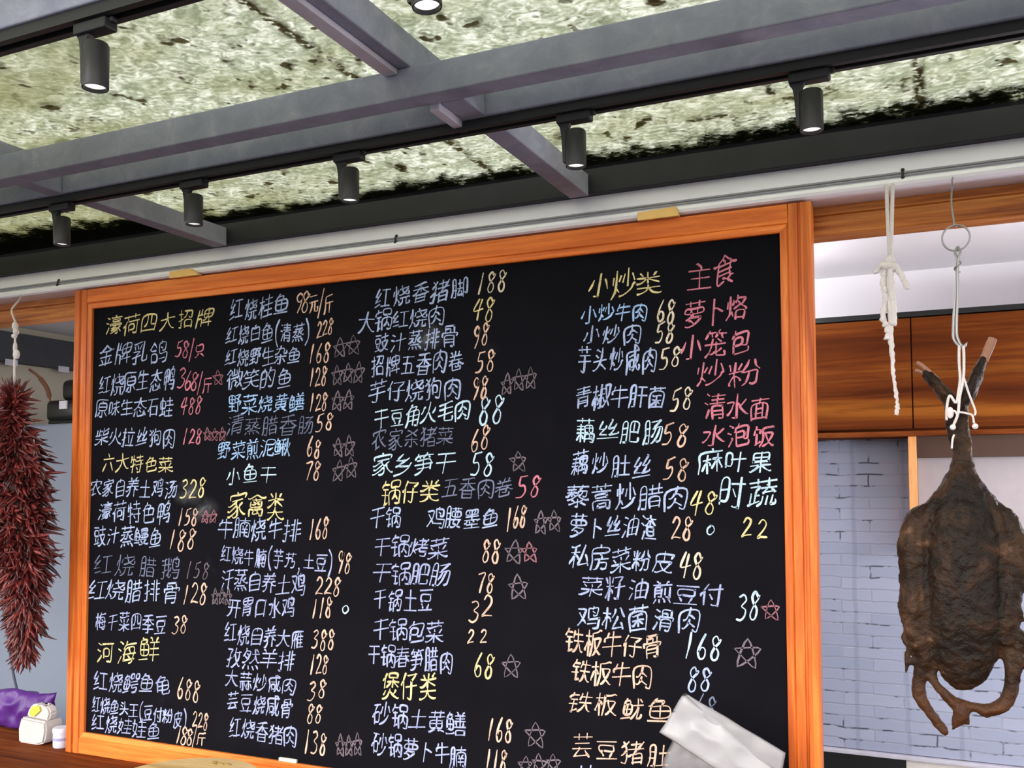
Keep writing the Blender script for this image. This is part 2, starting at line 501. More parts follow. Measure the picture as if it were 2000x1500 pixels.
bm = bmesh.new(); box(bm, 2.05, 3.7, 1.485, 1.5, 0.725, 1.90); struct('wall_back_brick', bm, M['brick'])
bm = bmesh.new(); box(bm, 3.7, 3.9, 0.16, 1.5, 0, 2.488); struct('wall_right', bm, M['soffit'])
bm = bmesh.new(); box(bm, -1.6, -1.5, 0.16, 1.5, 0, 2.488); struct('wall_left', bm, M['beige'])
bm = bmesh.new(); box(bm, -1.5, -1.44, 0.16, 1.5, 2.305, 2.45, 0.004); struct('trim_3', bm, M['slate'])
bm = bmesh.new(); box(bm, 2.05, 3.7, 1.462, 1.5, 0.708, 0.722, 0.002); struct('trim_4', bm, M['white'])
bm = bmesh.new(); box(bm, 2.05, 2.515, 1.470, 1.5, 0.0, 0.708); struct('trim_5', bm, M['black_gloss'])
bm = bmesh.new(); box(bm, 2.515, 3.7, 1.470, 1.5, 0.0, 0.708); struct('trim_6', bm, M['cream'])

bm = bmesh.new()            # embossed glass roof, two panes meeting over the first rafter
box(bm, -5, 1.735, -1.95, 0.45, 2.562, 2.570); struct('ceiling', bm, M['glass'])
bm = bmesh.new(); box(bm, 1.739, 8, -1.95, 0.45, 2.562, 2.570); struct('ceiling', bm, M['glass'])

# ------------------------------------------------------------------ roof frame
H = 2.437; HT = 2.498
roof = thing('roof_frame', 'grey galvanised steel frame carrying the mottled glass roof', 'roof frame', (1.8, 0.0, H))
def steel(name, x0, x1, y0, y1, z0, z1, mat='galv', bev=0.003):
    bm = bmesh.new(); box(bm, x0, x1, y0, y1, z0, z1, bev); return finish(bm, name, M[mat], roof)
steel('beam', -5, 8, -0.753, -0.704, H, HT)
steel('beam', -5, 8, -0.614, -0.565, H, HT)
steel('beam', -5, 8, -1.270, -1.221, H, HT)
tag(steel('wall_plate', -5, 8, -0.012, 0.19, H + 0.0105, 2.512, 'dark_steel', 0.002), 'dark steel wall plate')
steel('dark_gap_plate', -5, 8, 0.10, 0.13, 2.521, 2.561, 'dark_steel', 0)  # dark plate added to black out the gap above the wall plate
for x0, x1 in ((1.803, 1.855), (0.618, 0.668), (-0.62, -0.57), (3.05, 3.10)):
    steel('cross_tube', x0, x1, -0.704, -0.614, H, HT)
    steel('cross_tube', x0, x1, -0.565, -0.012, H + 0.004, HT)
for x0 in (1.712, 0.50, 2.95):
    steel('rafter', x0, x0 + 0.052, -1.95, -0.60, HT, 2.562)
tag(steel('trunking', 1.708, 1.738, -1.95, -0.755, HT - 0.012, HT - 0.001, 'trunk', 0.002), 'lilac grey cable trunking under the rafter')
tag(steel('trunking', 1.779, 1.800, -0.703, -0.568, H - 0.012, H + 0.01, 'trunk', 0.002), 'short lilac grey piece of cable trunking')

# ------------------------------------------------------------------ light tracks and spotlights
def track(y0, y1, label):
    bm = bmesh.new()
    pr = [(y0, H), (y1, H), (y1, H - 0.018), (y1 - 0.012, H - 0.018), (y1 - 0.012, H - 0.008), (y0 + 0.012, H - 0.008), (y0 + 0.012, H - 0.018), (y0, H - 0.018)]
    prism(bm, pr, -4.5, 7.5, 'x')
    o = finish(bm, 'light_track', M['black'], None, (1.5, (y0 + y1) / 2, H))
    return tag(o, label, 'light track')
track(-0.607, -0.568, 'black lighting track under the steel beam nearest the white wall')
track(-1.264, -1.226, 'black lighting track under the steel beam nearest the top of the photo')

def make_spot(label):
    t = thing('track_spotlight', label, 'spotlight', (0, 0, 0), 'track spotlights under the glass roof')
    bm = bmesh.new()
    box(bm, -0.037, 0.032, -0.013, 0.013, -0.036, -0.018, 0.003)
    box(bm, 0.028, 0.040, -0.006, 0.006, -0.026, -0.018, 0.002)
    finish(bm, 'adapter', M['black'], t, local=True)
    bm = bmesh.new()
    prism(bm, [(-0.036, -0.035), (-0.010, -0.035), (-0.014, -0.043), (-0.0195, -0.054), (-0.0195, -0.112), (-0.0250, -0.112), (-0.0280, -0.060), (-0.031, -0.043)], -0.006, 0.006, 'y')
    finish(bm, 'arm', M['black'], t, local=True)
    bm = bmesh.new()
    R = 0.020; z1 = -0.052; z0 = -0.123
    lathe(bm, [(0, z0 + 0.012), (R * 0.84, z0 + 0.010), (R * 0.88, z0), (R * 0.97, z0), (R, z0 + 0.002), (R, z1 - 0.004), (R * 0.9, z1), (0, z1)], 0.0, 0.0, 28)
    h = auto_smooth(finish(bm, 'lamp_housing', M['lamp'], t, local=True))
    bm = bmesh.new()
    lathe(bm, [(0, z0 + 0.004), (R * 0.5, z0 + 0.0035), (R * 0.82, z0 + 0.0055), (R * 0.82, z0 + 0.0105), (0, z0 + 0.0105)], 0, 0, 28)
    auto_smooth(finish(bm, 'lens', M['lens'], h, local=True))
    return t
def dup(root, loc, label):
    r = root.copy(); COL.objects.link(r); r.location = loc; r['label'] = label
    for ch in list(root.children):
        c = ch.copy(); COL.objects.link(c); c.parent = r
        for g in ch.children:
            d = g.copy(); COL.objects.link(d); d.parent = c
    return r
spots = [((0.640, -0.588), 'leftmost black track spotlight, low beside the white wall at the left edge'),
         ((1.078, -0.588), 'black track spotlight in front of the left steel cross tube end'),
         ((1.516, -0.588), 'black track spotlight on the wall side track midway between the two cross tubes'),
         ((2.038, -0.588), 'black track spotlight just right of where the long cross tube meets the wall'),
         ((2.476, -0.588), 'rightmost black track spotlight, above the right end of the blackboard'),
         ((1.494, -1.245), 'largest black track spotlight, whole lamp in the top left corner'),
         ((2.072, -1.245), 'black track spotlight cut off by the top edge of the photo')]
proto = None
for (x, y), lab in spots:
    if proto is None:
        proto = make_spot(lab); proto.location = (x, y, H)
    else: o = dup(proto, (x, y, H), lab)
o.rotation_euler = (0.0, math.radians(-5), 0.0)
for ch in o.children:
    if ch.name.startswith('adapter'): ch.rotation_euler = (0, math.radians(5), 0)

# ------------------------------------------------------------------ cable along the fascia
cab = thing('wall_cable', 'thin grey double cable clipped along the white fascia', 'cable', (1.3, 0.005, 2.400))
bm = bmesh.new(); tube(bm, [(-4, 0.0095, 2.4035), (8, 0.0095, 2.4035)], 0.0028, 8); finish(bm, 'cable_strand', M['grey_line'], cab, smooth=True)
bm = bmesh.new(); tube(bm, [(-4, 0.0085, 2.3972), (8, 0.0085, 2.3972)], 0.0024, 8); finish(bm, 'cable_strand', M['grey_line'], cab, smooth=True)
for x in (-0.09, 1.265, 2.60):
    bm = bmesh.new()
    box(bm, x - 0.0025, x + 0.0025, 0.004, 0.013, 2.393, 2.407, 0.001)
    ellipsoid(bm, (x, 0.011, 2.410), (0.0042, 0.004, 0.0042), 10, 6); ellipsoid(bm, (x, 0.004, 2.391), (0.0042, 0.004, 0.0042), 10, 6)
    finish(bm, 'cable_clip', M['black'], cab)

# ------------------------------------------------------------------ chalkboard
W = 2.4; T = 2.3614; ZB = 0.824
AL, AR, CT, CB = 0.079, 0.072, 0.066, 0.069
brd = thing('chalkboard', 'wide black chalkboard menu in an orange wooden frame', 'chalkboard', (1.2, 0.02, ZB))
bm = bmesh.new(); box(bm, AL - 0.02, W - AR + 0.02, 0.013, 0.034, ZB + CB - 0.02, T - CT + 0.02); finish(bm, 'board_panel', M['board'], brd)
def prof(wd):
    # (u, y): u=0 at the board, u=wd at the outer edge
    return [(0, 0.013), (0, 0.004), (0.003, 0.002), (0.016, 0.001), (0.019, 0.004), (0.021, 0.0), (wd * 0.56, 0.0), (wd * 0.56 + .002, 0.004),
            (wd * 0.56 + .006, 0.004), (wd * 0.56 + .008, -0.002), (wd * 0.56 + .014, -0.002), (wd * 0.56 + .016, 0.0), (wd - 0.002, 0.0), (wd, 0.002), (wd, 0.048), (0, 0.048)]
def sweep(bm, pr, mapf, a0f, a1f):
    A = [bm.verts.new(mapf(u, y, a0f(u))) for u, y in pr]; B = [bm.verts.new(mapf(u, y, a1f(u))) for u, y in pr]
    n = len(pr)
    for i in range(n): bm.faces.new((A[i], A[(i + 1) % n], B[(i + 1) % n], B[i]))
    bm.faces.new(A[::-1]); bm.faces.new(B)
bm = bmesh.new(); sweep(bm, prof(AL), lambda u, y, a: (AL - u, y, a), lambda u: ZB + max(0, CB - u) if u < .017 else ZB, lambda u: T - max(0, CT - u) if u < .017 else T)
finish(bm, 'frame_stile', M['wood_z'], brd)
bm = bmesh.new(); sweep(bm, prof(AR), lambda u, y, a: (W - AR + u, y, a), lambda u: ZB + max(0, CB - u) if u < .017 else ZB, lambda u: T - max(0, CT - u) if u < .017 else T)
finish(bm, 'frame_stile', M['wood_z'], brd)
def rprof(wd): return [(0, 0.013), (0, 0.004), (0.003, 0.002), (0.016, 0.001), (0.019, 0.003), (0.021, 0.0), (wd - 0.002, 0.0), (wd, 0.002), (wd, 0.048), (0, 0.048)]
bm = bmesh.new(); sweep(bm, rprof(CT), lambda u, y, a: (a, y, T - CT + u), lambda u: AL - u if u < .017 else AL - .018, lambda u: W - AR + u if u < .017 else W - AR + .018)
finish(bm, 'frame_rail', M['wood_x'], brd)
bm = bmesh.new(); sweep(bm, rprof(CB), lambda u, y, a: (a, y, ZB + CB - u), lambda u: AL - u if u < .017 else AL - .018, lambda u: W - AR + u if u < .017 else W - AR + .018)
finish(bm, 'frame_rail', M['wood_x'], brd)

# ---- the handwriting: single-stroke characters on a 64 x 64 grid, x and y of each point in turn, keyed by code point
STROKES = {
    19997: [[56,9,6,9], [20,35,19,31,13,24,12,20], [37,20,39,24,45,31,46,36], [12,20,28,20], [57,23,55,20,35,20], [28,44,23,36,10,35,11,39,20,56], [54,44,48,36,35,36,37,41,46,56,45,58]],
    20027: [[25,57,28,57,35,50,35,45], [32,44,32,7], [51,27,12,27], [6,7,57,7], [9,45,54,45]],
    20065: [[9,6,23,9,35,15,46,24,47,27], [17,41,19,44,30,54], [34,41,33,37,21,30,20,27], [47,47,40,42,35,41,34,41,14,41], [12,25,19,27,28,26,47,27,50,29,52,33,54,34]],
    20083: [[32,50,28,41], [6,55,9,54,32,57], [18,49,19,48,21,42,22,42], [9,48,12,41], [57,18,57,12,56,7,45,6,42,8,41,14,41,56], [11,6,14,5,19,5,20,7,20,24,21,27,28,32,29,35,9,36], [6,19,33,22]],
    20116: [[28,51,26,33], [22,9,25,33], [52,51,11,51], [56,8,7,8], [44,9,46,33,14,33]],
    20180: [[12,39,7,36,6,35,6,32], [22,30,57,30], [53,53,52,49,41,41,40,39,39,6,31,5,28,7], [26,53,56,53], [13,5,13,39,12,40,13,46,17,54,18,57]],
    20184: [[6,30,6,33,7,35,10,38,13,39], [29,32,35,21], [57,43,24,43], [49,56,49,6,46,5,38,5,34,7], [14,6,14,39,13,40,15,46,20,56]],
    20803: [[39,35,39,9,40,7,42,6,55,7,57,11,57,16,56,19], [22,35,22,26,18,15,13,9,7,6,7,6], [12,52,51,52], [56,35,7,35]],
    20845: [[56,41,7,41], [21,28,15,18,8,7], [42,29,55,7], [29,56,33,48]],
    20859: [[9,6,11,6,15,8,20,15,22,24,19,27], [47,59,44,58,42,55,41,51], [41,5,41,23,44,27], [32,50,30,43], [28,42,26,34], [41,33,42,30,48,24,56,21,57,22], [54,50,9,50], [51,42,12,42], [20,58,22,55,21,50], [6,33,21,33,22,33,26,34,41,33,41,33,56,33], [22,33,19,27,8,21,4,22]],
    20892: [[33,57,32,50], [19,28,15,28,7,23,4,24], [39,25,41,26,49,32], [9,42,9,50,54,50,54,42], [58,8,56,7,49,12,43,19,40,22,39,25,37,26,35,30,32,41,30,43], [33,11,18,7,17,6], [30,49,30,43,27,41,19,30,19,7]],
    21253: [[18,49,20,57], [15,24,35,24,35,38,15,38,15,10,17,8,20,6,52,6,56,8,57,10,57,13,56,15], [40,20,42,19,47,19,50,20,52,31,52,49,17,49,15,48,9,41]],
    21340: [[52,27,32,37,26,37], [26,56,26,6]],
    21367: [[30,47,32,57], [6,23,7,23,17,28], [28,47,25,37], [42,26,41,17,39,15,32,15,30,17], [19,47,20,52,17,56,15,56], [43,47,44,51,46,56], [11,47,52,47], [56,36,7,36], [60,24,56,23,50,26,42,32,41,36], [45,29,42,26,19,26], [20,36,19,32,17,29,19,26,19,12,19,9,20,6,24,6,45,6,48,7,50,9,50,12,49,15]],
    21407: [[6,7,8,12,10,24,11,54,56,54], [46,18,55,8], [52,34,21,34], [35,48,34,44], [25,18,18,9,16,8], [36,24,36,6,33,5,29,5,26,6], [34,44,52,43,51,25,21,25,21,43,22,44,34,44]],
    21475: [[52,12,11,12], [11,7,11,51,52,51,52,50,52,7]],
    21482: [[56,6,44,17,41,19,38,19], [26,19,22,19,18,13,10,7,7,6,6,6], [26,53,50,53,50,29,13,29,13,52,26,53]],
    21494: [[41,5,41,56], [57,36,21,36], [7,20,21,20,21,50,7,51,7,16]],
    21619: [[41,31,39,32,26,32], [57,32,43,32,41,30], [41,28,46,25,50,17,57,10], [54,47,28,47], [41,57,41,6], [7,15,7,52,19,51,19,20,7,20], [23,10,30,15,37,26,41,28]],
    21688: [[44,15,41,14,33,7,30,6], [33,37,19,37], [54,47,54,52,48,56,45,57], [53,37,47,22,44,21], [19,15,33,15,33,28,19,28,19,12], [6,4,6,7,9,17,11,27,11,47,57,47], [39,57,41,33,43,22,44,21,44,15,47,9,50,6,54,5,56,6,57,8,58,12,57,16]],
    22235: [[24,52,24,42,22,31,19,25,15,22], [38,52,38,27,43,25,49,26], [54,12,8,12], [8,7,9,52,54,52,54,8]],
    22303: [[53,37,10,37], [32,56,32,8], [57,8,6,8]],
    22696: [[50,28,50,25], [6,19,9,19,13,23,13,28], [39,46,42,51], [25,21,24,24], [50,25,48,25], [23,47,21,51], [50,15,13,15], [31,19,31,7], [52,36,11,36], [31,55,50,55,50,43,50,43,13,43,13,55,31,55], [31,55,31,29], [57,6,6,6], [6,28,57,28], [38,28,37,24,39,22]],
    22823: [[31,39,7,39], [6,7,8,6,15,11,22,18,27,27,29,35,33,39,56,39], [32,57,31,38,33,35,37,26,43,17,50,9,55,7,57,7]],
    22836: [[37,19,47,13,56,7], [20,37,11,43], [14,54,17,54,26,49], [33,29,32,25,30,20,24,13,16,8,9,6,6,7], [35,56,35,41,34,29], [6,29,56,29]],
    23043: [[15,18,18,17,21,14], [10,45,11,45], [57,7,24,7], [41,7,41,28], [27,35,56,35], [28,22,55,22], [29,49,54,49], [41,35,41,57], [15,21,12,22,7,27,10,41,10,45,11,45,12,57], [6,6,10,10,15,18,15,21,17,22,19,31,20,44,5,45]],
    23388: [[4,26,7,25,16,27], [16,28,23,30], [7,53,24,53,22,48,17,41,16,38,15,6,12,5,9,5], [57,46,36,46], [39,57,34,41], [44,17,44,21,47,24,50,32,52,46], [26,6,28,6,31,7,43,17,45,17,54,7,56,6,58,7], [44,21,42,22,39,27,35,41,32,40,29,35]],
    23395: [[37,44,38,41,46,35,54,31,57,31], [26,44,25,41,17,35,7,30,4,31], [41,28,39,25,33,23,32,21,31,6,27,5,22,5], [31,54,31,35], [6,17,56,17], [11,54,32,54,47,57,51,56], [57,44,6,44], [45,28,17,29]],
    23478: [[35,21,31,20,28,17,15,11,9,9,6,9], [28,58,30,57,32,52], [42,27,44,20,49,14,56,9,60,9], [6,20,9,19,13,20,31,30], [47,42,16,42], [8,44,8,52,32,52,55,52,55,44], [22,7,25,5,32,6,35,9,36,14,35,25,28,36], [35,25,42,27,43,30,49,34], [6,30,11,30,24,36,28,36,30,41]],
    23567: [[32,56,32,7,31,6,29,5,21,5], [6,19,11,29,15,41], [47,42,50,37,58,19]],
    24178: [[31,6,31,53], [10,53,54,53], [7,32,57,32]],
    24320: [[6,6,8,6,13,10,17,15,19,21,21,31,21,53], [43,5,43,53], [9,53,55,53], [6,31,57,31]],
    24494: [[41,17,35,15], [11,34,7,33,4,28], [43,35,45,34,47,23,49,21], [29,57,29,41], [41,33,41,30], [5,47,13,56,16,58], [58,44,45,45], [37,52,37,41,22,41,21,42,21,53], [12,5,12,33,11,35,12,40,15,44], [19,5,19,6,20,8,22,15,23,25,35,25,35,14,33,11], [46,57,45,45,43,35,41,33,37,33,20,33], [56,44,54,30,51,22,49,21,49,15], [57,7,55,8,51,15,49,15,39,6]],
    24577: [[31,22,35,17], [36,28,28,33,25,33], [7,8,11,19,11,21], [58,29,55,28,44,33,38,39,35,44,34,48], [19,20,20,9,21,7,23,6,44,7,46,10,45,15], [50,20,56,9], [7,27,15,30,20,33,26,39,29,45,29,48,30,48,32,57], [57,49,6,49]],
    25151: [[32,52,32,57], [29,20,51,19,50,9,48,6,39,5,37,7], [18,28,55,28], [11,41,53,41,53,51,11,51,11,24,8,12,6,6], [14,6,17,6,20,7,25,12,29,21,30,28], [36,28,37,33,35,37,33,37]],
    25289: [[56,46,28,46], [46,7,51,38], [6,25,14,26], [41,52,39,58], [21,30,14,28], [32,37,36,16], [58,7,24,7], [20,45,6,45], [7,6,9,5,12,5,14,7,14,57]],
    25307: [[13,27,5,25], [29,8,54,8], [13,28,20,30], [26,34,29,35,34,41,37,47,37,54], [6,45,20,45], [54,5,54,26,29,26,29,6], [6,6,11,5,12,6,13,7,13,57], [27,54,55,54,54,42,53,35,50,34,46,34,43,36]],
    25490: [[14,28,22,30], [37,34,28,34], [37,47,28,47], [26,21,37,21], [14,27,6,25], [57,34,47,34], [57,47,47,47], [47,21,57,21], [20,45,6,45], [37,6,37,57], [47,57,47,5], [6,7,9,5,13,6,14,9,14,57]],
    26020: [[39,35,39,6], [7,6,11,13,13,26,14,52,34,54,48,56,52,56], [56,35,14,35]],
    26102: [[33,35,40,24], [23,35,8,35], [30,45,57,45], [50,57,50,7,48,6,43,6,40,6,37,7], [8,16,23,17,23,52,8,52,8,11]],
    26149: [[29,52,28,44], [18,17,45,17], [30,57,30,53], [26,44,24,35], [18,7,45,7], [20,35,18,27,18,7], [43,35,46,27,45,7], [4,21,7,20,13,25,18,27,46,26,50,25,56,21,57,21], [54,52,9,52], [6,35,57,35], [52,44,11,44]],
    26432: [[42,20,44,20,46,19,56,9], [35,47,35,49,43,53,48,57,50,57], [6,9,8,10,18,20,20,20], [6,28,56,28], [24,5,30,5,32,7,32,34], [29,47,35,47,36,45,50,37], [8,37,9,37,20,41,28,44,29,46,29,48,26,50,15,55,11,55]],
    26434: [[26,50,26,57,29,59], [6,9,9,9,18,18,21,19], [5,35,8,34,17,38,22,44,24,50], [43,19,52,10], [7,26,55,26], [21,6,23,5,29,5,31,6,31,32], [9,50,43,50,43,37,44,36,46,35,56,36,57,39,56,43]],
    26494: [[40,38,39,32,32,14,31,9], [35,56,35,53,33,45,28,35], [53,11,53,14,49,22], [15,36,20,33,23,28,23,26], [5,15,5,19,10,28,11,32,14,34], [46,57,48,56,51,45,56,35], [23,44,6,44], [31,9,54,11,56,7], [15,6,15,33,14,34,15,57]],
    26495: [[15,38,19,36,22,31,22,29], [5,17,5,20,7,24,11,34,14,35], [44,18,47,20,52,29,54,39,29,39], [57,55,53,56,44,53,30,52,29,51,29,30,28,21,23,5], [6,45,22,45], [15,5,15,35,14,35,15,57], [44,15,44,18,41,21,38,28,35,39], [57,6,54,7,44,15,37,9,32,6]],
    26524: [[28,23,26,20,17,13,7,8,4,9], [35,24,39,19,47,13,56,8,58,9], [13,44,50,44], [32,54,13,54,13,35,13,34,50,34,50,35,50,54,32,54], [32,5,32,54], [7,24,28,24,28,23,36,24,56,24]],
    26612: [[29,49,20,49], [9,52,9,35], [3,8,7,7,17,12,24,18,28,23], [59,9,56,8,46,13,40,17,35,23], [37,47,41,48,54,52,57,52], [31,30,31,6], [37,57,37,36,40,35,55,35,57,39,57,41,56,43], [20,57,20,36], [5,34,29,37], [7,24,27,24,28,23,35,23,36,24,56,24]],
    26690: [[57,7,23,7], [41,7,41,29], [27,22,55,22], [54,49,28,49], [57,36,26,36], [22,45,6,45], [41,57,41,36], [15,5,15,35,14,35,15,57], [4,17,5,20,9,28,11,34,14,36,14,37,19,35,21,30,21,28]],
    26757: [[31,51,56,51], [13,36,17,34,20,29,20,26], [39,36,44,32], [39,22,43,19], [5,15,5,19,9,30,12,32], [6,44,19,44], [58,27,25,27], [41,7,43,5,49,5,52,8,52,13,53,13,54,40,31,41,28,13,57,13], [13,57,13,36,12,35,13,32,13,5], [32,57,32,52,30,50,26,43]],
    26898: [[43,52,46,32,47,26,49,24], [38,6,43,10,47,17,49,18], [12,36,17,33,19,29,19,26], [30,47,38,47], [35,26,37,24,40,18], [12,34,9,32,5,21,5,17], [24,26,20,15], [6,45,19,45], [30,56,30,10,29,6,25,6], [21,35,39,35], [13,5,13,33,12,34,13,57], [56,7,50,17,49,18,49,23,51,26,54,33,56,46,56,52,43,52]],
    27611: [[8,35,11,35,28,37,28,38,53,40], [7,20,56,27], [56,16,57,14,57,10,56,8,53,6,36,6,32,6,29,8,28,13,28,51], [8,48,28,51,46,56,52,56]],
    27700: [[39,33,40,29,46,22,54,15,57,13,59,13], [7,41,22,41,21,33,17,23,11,16,8,14], [32,57,32,39,32,37,32,7,30,6,27,5,22,6], [32,38,35,37,38,33,41,33,52,45]],
    27713: [[9,7,17,23], [18,52,10,56], [5,39,7,39,15,36], [23,36,57,36], [40,5,40,56]],
    27735: [[18,51,9,56], [6,39,14,35], [17,23,9,7], [55,54,26,54], [23,33,57,33], [40,54,40,6]],
    27748: [[17,52,10,56,8,56], [7,39,13,35], [31,38,32,42,44,50,46,54], [47,37,43,26,38,17,32,9,26,6,22,6], [9,7,16,23,16,24], [35,37,34,33,30,25,23,19,21,19], [26,37,31,38,31,37,56,37], [24,54,45,54,46,54,53,54], [42,7,45,5,49,5,52,7,55,19,56,37,58,39]],
    27827: [[13,35,6,39], [8,7,17,22,16,25], [39,6,41,5,46,5,52,7,53,53], [26,22,41,22,41,40,26,41,26,18], [57,53,22,53,21,52,16,52,9,56]],
    27833: [[16,21,9,7], [14,35,6,39], [10,56,18,52], [26,27,55,27], [55,9,26,9], [40,9,40,57], [26,5,26,44,55,44,55,6]],
    27873: [[17,51,16,53,9,56], [15,25,16,23,8,7], [31,57,29,49], [6,39,13,36], [26,38,26,13,27,9,28,6,32,5,52,5,55,6,57,9,57,12,56,15], [26,25,43,25,43,38,26,38,24,40], [22,39,24,40,24,43,28,49,54,49,54,30,53,21,51,19,46,19,44,21]],
    27877: [[8,6,8,8,17,23], [53,30,43,24,35,22], [6,39,14,35], [17,52,9,56], [57,13,57,10,55,6,52,5,37,6,35,9,35,33], [26,41,54,41,54,54,26,54,26,22,23,12,20,6]],
    28023: [[29,57,28,50], [15,23,8,7], [13,35,6,38], [36,24,41,19,41,14], [17,52,10,56,8,56], [38,40,38,36,42,32,42,28], [20,28,57,28], [56,14,25,14,25,18,28,40,54,40,52,14,51,14,51,9,48,6,42,5], [56,50,27,50,21,41]],
    28165: [[52,14,25,14], [15,25,15,23,8,7], [9,56,14,53], [12,36,6,39], [52,22,25,22], [55,53,22,53], [54,45,24,45], [38,38,38,57], [25,5,26,31,51,31,52,30,52,7,50,5,47,5,42,6], [57,38,20,38]],
    28195: [[28,23,51,23], [10,56,17,52], [57,36,55,37,48,42,44,46,43,49], [13,36,6,40], [22,35,28,39,33,45,35,49], [16,23,8,7], [20,7,58,7], [51,23,51,31,50,32,28,32,28,15,50,15,51,23], [39,37,39,57], [23,50,35,50,35,49,57,50]],
    28369: [[51,15,27,15], [15,24,16,22,9,7], [7,39,13,35], [40,39,39,48,27,48], [51,23,27,23], [17,51,9,56], [51,39,51,55,50,56,28,56,27,39], [27,5,27,31,51,30,50,6,44,4,41,6], [57,32,57,38,51,39,21,39,21,32]],
    28640: [[43,17,31,10,21,7], [6,39,13,36], [39,54,39,57,38,58,36,58], [55,10,48,20], [7,7,16,23], [57,30,57,35,22,35,22,30], [36,25,26,21,23,21], [22,15,26,14,39,21], [16,52,9,56], [52,42,52,46,50,47,28,47,27,46,28,41,51,41,52,42], [57,53,22,53], [52,29,27,29], [54,24,48,21,48,20,43,19], [37,4,43,6,44,9,44,13,43,19,40,21,39,21,39,23,36,25,37,28]],
    28779: [[46,30,51,37,53,44], [9,30,13,36,15,44,18,46], [8,6,16,10,21,15,26,22,29,30,30,30], [56,6,48,9,43,13,37,21,33,29,30,31,32,56]],
    28818: [[22,15,17,21,14,22], [42,24,42,57], [52,47,57,34], [20,37,24,46], [24,6,28,6,35,8,43,13,50,19,53,26,56,28], [7,45,6,33], [29,32,33,46], [15,57,14,23,11,13,7,6]],
    28889: [[30,8,52,8], [14,22,17,21,22,13], [35,57,34,51], [7,45,6,32], [19,37,22,46,22,47], [52,5,52,23,30,23,30,5], [15,57,14,22,11,13,6,6], [32,47,32,50,33,51,52,51,52,47,43,36], [58,26,57,29,48,32,43,36,41,36,36,33,25,28], [41,36,32,46,29,46,27,43]],
    28900: [[23,46,19,36], [38,30,42,39], [5,33,7,45], [35,29,34,19,53,19,54,18,52,9,50,5,39,5,37,6], [13,22,17,20,22,13], [29,50,48,50,51,48], [39,39,39,57], [15,57,14,23,10,13,6,6], [47,39,48,43,54,52,56,55], [57,39,26,39], [56,30,39,30,37,30,35,29,31,28,24,24,21,24]],
    28903: [[19,37,22,46], [56,38,57,35,55,31,48,32,44,35,43,37], [21,13,22,14,18,19,13,22], [23,6,25,6,28,7,33,12,34,16,35,24], [37,50,36,50], [9,44,6,33], [57,11,57,7,56,6,48,6,46,6,46,24], [56,51,28,49], [42,37,38,44,37,50,36,50,35,57], [26,24,57,24], [14,57,13,22,6,6], [56,46,43,37,29,33,26,33]],
    28982: [[56,6,52,13,49,15], [19,32,18,29,14,25,9,22,4,22], [44,37,46,36,50,28,53,24,56,21,59,22], [17,44,18,44,25,41], [25,6,24,13], [6,5,9,9,12,14,13,15], [41,6,37,13], [49,56,51,56,55,50], [34,44,56,44], [28,21,29,20,35,25,44,37,44,56], [17,58,17,52,15,51,10,43,6,38], [12,36,19,32,21,32,25,41,27,43,29,49,29,52,17,52]],
    29006: [[52,43,52,20,50,19,47,19,44,19,42,20], [50,13,51,13,56,6], [24,12,25,6], [21,54,23,54], [28,35,10,35], [8,5,13,13], [39,41,39,26], [28,28,10,28], [35,14,37,13,40,6], [48,58,44,57,42,50], [56,50,6,50], [10,19,11,43,28,43,28,42,28,20,26,19,20,20], [16,58,18,58,20,55,21,50]],
    29042: [[13,48,10,47,7,44], [59,7,56,6,44,9,38,13,31,20], [18,22,12,15], [34,39,33,37,28,33,21,29,20,29], [39,47,26,48,27,56,51,56,51,48,50,47,39,47], [50,23,46,17,43,15], [44,40,44,36,56,30], [39,28,39,47], [17,57,13,49,13,28], [21,40,33,40,34,39,57,40], [32,24,31,20,30,20,24,12,17,8,7,6]],
    29260: [[41,57,40,52], [19,41,19,57], [9,27,21,27,21,5], [39,31,37,26,31,22,29,23], [30,42,56,42], [24,41,9,41], [48,26,48,5], [43,52,42,32], [27,17,57,17], [9,56,9,25,7,11,6,6,6,3], [39,31,30,32,30,52,56,52,56,32,39,31]],
    29275: [[14,46,17,55], [57,27,6,27], [32,57,32,6], [9,38,13,46,53,46]],
    29305: [[16,25,6,23], [24,30,22,28,16,26], [32,20,37,14], [40,6,42,5,48,5,50,6,50,39], [57,27,28,27], [22,44,8,44], [43,57,43,39], [54,51,30,51], [27,39,57,39], [16,5,16,57], [6,35,8,44,8,53]],
    29399: [[7,56,14,50], [10,24,14,30,17,32], [4,41,7,41,11,45,14,46], [40,7,43,5,50,5,52,7,53,9,55,21,56,48,31,48], [14,50,17,51,20,56], [30,15,30,36,44,36,44,20,30,20], [24,38,30,48,31,48,33,56,33,58], [8,5,13,5,15,6,17,9,18,17,19,30,17,32,17,39,16,44,14,46,14,50]],
    29482: [[54,7,33,7], [14,47,11,46,6,41], [19,56,16,51,14,50], [54,18,33,18], [41,39,39,35,36,32,35,29], [6,22,10,25,14,31,17,32], [27,50,48,50,51,48], [38,57,38,39], [33,5,32,28], [57,39,24,39], [56,55,53,50,51,48,50,46,47,43,46,39], [18,25,24,24,29,27,32,28,34,29,36,28,53,28,54,5], [9,56,14,50,14,47,17,42,17,32,18,31,18,19,16,7,13,6,9,6,7,7]],
    29579: [[51,32,12,32], [32,53,32,8], [57,8,6,8], [9,53,54,53]],
    29983: [[14,45,17,55,20,57], [7,7,57,7], [13,27,52,27], [32,57,32,7], [8,36,13,45,54,45]],
    30333: [[12,9,51,9], [51,28,12,28], [28,48,30,57,33,59], [51,6,51,47,28,48,12,47,12,5]],
